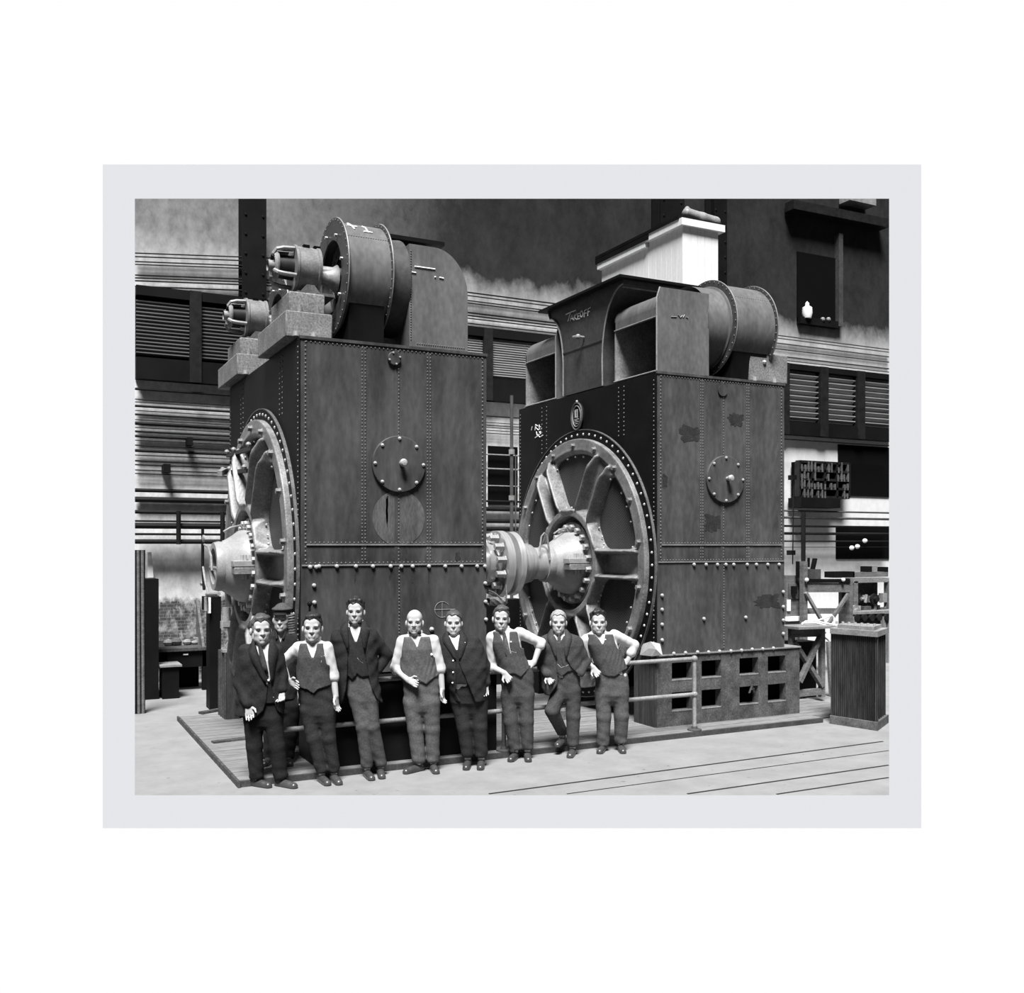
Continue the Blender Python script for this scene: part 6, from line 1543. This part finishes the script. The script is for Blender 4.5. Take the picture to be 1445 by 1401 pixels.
# 4 tall man in open suit with bow tie
MEN.append(dict(base=(526, 1091), label='tall dark-haired man in an open dark suit and bow tie, hand behind his hip', kind='suit', head=(502, 863), hh=36, yaw=.02, hair='wavy', hairm=HAIRD,
    torso=[(879, 491, 515, .07), (888, 474, 526, .10), (905, 472, 530, .12), (930, 478, 529), (950, 486, 528), (960, 489, 527)], pelvis=[(938, 488, 527), (958, 488, 530), (980, 490, 533), (992, 493, 534)],
    jacket=[(880, 490, 516, .08), (887, 473, 527, .11), (902, 469, 532, .14), (930, 473, 532), (955, 476, 533), (978, 477, 537), (992, 479, 539)],
    jacket_open=[(876, 492, 513), (888, 493, 512), (905, 495, 515), (925, 494, 519), (950, 493, 522), (970, 491, 527), (985, 487, 534), (993, 482, 541)], button=(494, 915), jackm=CH(.024), vestm=CH(.026), trm=CH(.075),
    vest_open=[(876, 494, 511), (890, 497, 510), (904, 503, 506)], vest_hem=[(470, 950), (494, 952), (500, 957), (507, 948), (513, 953), (540, 950)],
    arms=[dict(sh=(478, 897, 0), el=(472, 935, .05), wr=(477, 966, .02), hd=(478, 985, .02), nohand=True), dict(sh=(523, 896, 0), el=(546, 924, .10), wr=(534, 944, .06), hd=(526, 948, .06), nohand=True)],
    legs=[dict(hip=(502, 975, 0), kn=(512, 1025, -.06), an=(518, 1078, -.02), shoe=((512, 1086), (528, 1100)), r=(.09, .07, .064)), dict(hip=(521, 975, 0), kn=(526, 1025, -.03), an=(537, 1076, .06), shoe=((535, 1084), (540, 1099)), r=(.09, .07, .064))],
    tie='bow', seed=4, strands=[('watch_chain', [(507, 926), (511, 931), (515, 934)], .005, -.002)], pins=[('lapel_pin', 516, 895, .008)], btnm=BROW))
# 5 bald man
MEN.append(dict(base=(590, 1083), label='bald man in a pale waistcoat and white shirt with bow tie, forearms bare', kind='vest', head=(585, 878), hh=35, yaw=.04, hair='bald', hairm=HAIRL, moustache=True,
    torso=[(893, 575, 598, .07), (900, 563, 613, .10), (915, 564, 615, .13), (938, 566, 615), (952, 567, 619), (965, 568, 621)], pelvis=[(945, 568, 618), (965, 568, 621), (985, 570, 620), (998, 572, 619)],
    vest_open=[(890, 577, 596), (897, 580, 595), (906, 587, 592), (911, 589, 591)], vest_hem=[(560, 958), (578, 962), (590, 957), (603, 963), (610, 957), (622, 950)], vestm=CH(.10), trm=CH(.095),
    arms=[dict(sh=(568, 905, 0), el=(558, 943, .02), wr=(575, 959, -.13), hd=(589, 965, -.16), spread=(0, .3, 1), curl=.6, thumb=1, roll=.10), dict(sh=(611, 904, 0), el=(621, 942, .02), wr=(624, 972, -.02), hd=(624, 994, -.04), spread=(.4, 1, 0), curl=.5, thumb=-1, roll=.08)],
    legs=[dict(hip=(582, 992, 0), kn=(586, 1028, -.02), an=(591, 1071, -.02), shoe=((600, 1082), (566, 1090)), r=(.10, .082, .075)), dict(hip=(608, 992, 0), kn=(610, 1028, 0), an=(611, 1070, .02), shoe=((607, 1076), (617, 1088)), r=(.10, .08, .07))],
    tie='bow', seed=5, pins=[('pocket_watch', 610, 922, .014)]))
# 6 stout man in a suit
MEN.append(dict(base=(667, 1077), label='stout man in a dark suit with three bright buttons, coat open over his belly', kind='suit', head=(640, 879), hh=35, yaw=.05, fat=1.16, neck=.066, hair='flat', hairm=HAIRM,
    torso=[(893, 628, 653, .08), (899, 616, 668, .12), (915, 616, 678, .17), (940, 620, 684, .20), (958, 626, 683, .19), (972, 632, 682, .17)], pelvis=[(955, 630, 682, .17), (972, 632, 684, .16), (990, 636, 685, .14), (1000, 640, 685)],
    jacket=[(893, 627, 654, .09), (899, 615, 670, .13), (912, 614, 680, .18), (940, 619, 689, .215), (965, 631, 687, .205), (987, 640, 687, .18)],
    jacket_open=[(890, 632, 650), (905, 637, 650), (920, 643, 650), (932, 645.5, 649), (948, 645, 656), (962, 645, 662), (975, 644, 667), (988, 652, 672)], button=(644, 928), jackm=CH(.026), vestm=CH(.02), trm=CH(.026),
    vest_open=[(890, 632, 650), (905, 639, 648), (915, 645, 647)], vest_hem=[(610, 962), (700, 962)], depth=.18,
    arms=[dict(sh=(623, 908, 0), el=(625, 940, .04), wr=(634, 960, -.05), hd=(640, 966, -.08), spread=(0, 0, 1), curl=.9), dict(sh=(669, 907, 0), el=(683, 938, .05), wr=(686, 963, -.04), hd=(683, 985, -.08), spread=(1, .3, 0), curl=.5, thumb=-1)],
    legs=[dict(hip=(650, 990, 0), kn=(655, 1025, -.03), an=(660, 1063, 0), shoe=((662, 1068), (656, 1082)), r=(.11, .08, .070)), dict(hip=(675, 990, 0), kn=(677, 1025, -.02), an=(679, 1063, 0), shoe=((680, 1068), (677, 1082)), r=(.11, .08, .070))],
    tie=None, seed=6, jbuttons=[(641, 929), (641, 945), (640, 960)], btnm=CHALK, armk=1.05, pins=[('lapel_pin', 657, 905, .009)]))
# 7 leaning man
MEN.append(dict(base=(733, 1066), label='man in white shirt, waistcoat and patterned tie, leaning with hand on his hip', kind='vest', head=(707, 873), hh=34, yaw=.05, roll=.04, hair='side', hairm=HAIRM,
    torso=[(886, 699, 722, .07), (892, 692, 733, .10), (905, 692, 737, .125), (925, 699, 740), (940, 705, 747), (953, 708, 752)], pelvis=[(938, 706, 750), (955, 706, 754), (975, 708, 754), (985, 711, 753)],
    vest_open=[(884, 701, 719), (893, 705, 719), (908, 712, 719), (920, 720, 722)], vest_btn=729, vest_hem=[(690, 945), (712, 950), (726, 948), (735, 953), (744, 944), (754, 938)], vestm=CH(.07), trm=CH(.062),
    arms=[dict(sh=(694, 900, 0), el=(694, 941, .05), wr=(711, 949, -.12), hd=(721, 962, -.15), spread=(1, 0, .6), curl=.9, thumb=-1, roll=.10), dict(sh=(733, 893, 0), el=(763, 907, .08), wr=(754, 934, .0), hd=(743, 942, -.04), spread=(0, .4, 1), curl=.5, thumb=1, roll=.14)],
    legs=[dict(hip=(718, 982, 0), kn=(721, 1017, -.02), an=(727, 1056, 0), shoe=((730, 1062), (717, 1072))), dict(hip=(742, 982, 0), kn=(743, 1017, -.02), an=(744, 1052, 0), shoe=((742, 1058), (746, 1071)))],
    tie='long', tiem=mat('tie_pattern', .09, .7, var=.8, sc=60), tiex=.18, seed=7, pins=[('badge', 721, 904, .011)], strands=[('watch_chain', [(719, 917), (728, 919), (737, 914)], .004, .0)]))
# 8 man with crossed leg
MEN.append(dict(base=(801, 1060), label='fair-haired man in a grey three-piece suit with one leg crossed behind the other', kind='suit', head=(788, 878), hh=33, yaw=.0, hair='flat', hairm=HAIRL,
    torso=[(892, 777, 800, .07), (898, 767, 814, .10), (912, 766, 818, .125), (930, 770, 817), (945, 776, 816), (955, 780, 818)], pelvis=[(936, 778, 816), (952, 780, 819), (970, 782, 819), (980, 784, 818)],
    jacket=[(892, 776, 801, .08), (898, 766, 815, .11), (910, 763, 821, .14), (930, 766, 821), (950, 764, 822), (970, 765, 812), (979, 768, 806)],
    jacket_open=[(888, 779, 797), (898, 781, 797), (910, 783.5, 796), (925, 784, 797), (940, 784, 805), (952, 786, 818), (962, 786, 826), (972, 780, 830), (980, 774, 830)], button=(783, 926), jackm=CH(.055), vestm=CH(.055), trm=CH(.055),
    vest_open=[(888, 780, 797), (898, 783, 794), (905, 787, 790)], vest_hem=[(760, 948), (784, 946), (792, 953), (800, 946), (830, 940)],
    arms=[dict(sh=(770, 906, 0), el=(765, 938, .05), wr=(772, 951, -.10), hd=(779, 963, -.13), spread=(1, 0, .4), curl=.9, thumb=-1), dict(sh=(813, 906, 0), el=(826, 934, .04), wr=(818, 950, -.10), hd=(816, 955, -.1), nohand=True)],
    legs=[dict(hip=(790, 975, 0), kn=(779, 1003, -.08), an=(793, 1032, .12), shoe=((795, 1040), (778, 1051)), zf=.09, free=False, r=(.095, .08, .065)), dict(hip=(808, 975, 0), kn=(809, 1010, -.02), an=(808, 1048, -.02), shoe=((806, 1052), (796, 1064)))],
    tie='long', tiem=mat('tie_pattern', .09), tiex=-.02, seed=8, strands=[('watch_chain', [(786, 935), (791, 940), (797, 938), (802, 936)], .004, .0)]))
# 9 rightmost man
MEN.append(dict(base=(862, 1055), label='rightmost man of the row, in white shirt, dark waistcoat and bow tie, elbow out', kind='vest', head=(844, 878), hh=33, yaw=.04, fat=1.06, hair='wavy', hairm=HAIRD,
    torso=[(890, 833, 856, .07), (895, 826, 868, .10), (908, 827, 873, .135), (928, 836, 879, .145), (943, 842, 885, .145), (954, 844, 888)], pelvis=[(938, 840, 883), (954, 839, 887), (972, 840, 888), (984, 842, 887)], depth=.14, pdepth=.13,
    vest_open=[(886, 834, 852), (894, 838, 853), (902, 845, 852), (907, 848, 850)], vest_btn=858, vest_hem=[(828, 950), (846, 950), (858, 952), (866, 952), (876, 945), (890, 940)], vestm=CH(.07), trm=CH(.085),
    arms=[dict(sh=(827, 903, 0), el=(828, 935, .05), wr=(836, 941, -.10), hd=(845, 953, -.13), spread=(1, 0, .5), curl=.8, thumb=-1, roll=.06), dict(sh=(867, 896, 0), el=(895, 910, .06), wr=(886, 932, .02), hd=(878, 938, .0), spread=(0, .4, 1), curl=.5, thumb=1, roll=.5)],
    legs=[dict(hip=(851, 980, 0), kn=(852, 1011, -.02), an=(851, 1047, 0), shoe=((853, 1052), (841, 1063)), r=(.10, .085, .075)), dict(hip=(875, 980, 0), kn=(877, 1010, -.02), an=(876, 1044, .02), shoe=((874, 1048), (881, 1058)), r=(.10, .085, .075))],
    tie='bow', seed=9, pins=[('badge', 853, 901, .009)]))
for S in MEN: make_man(S)
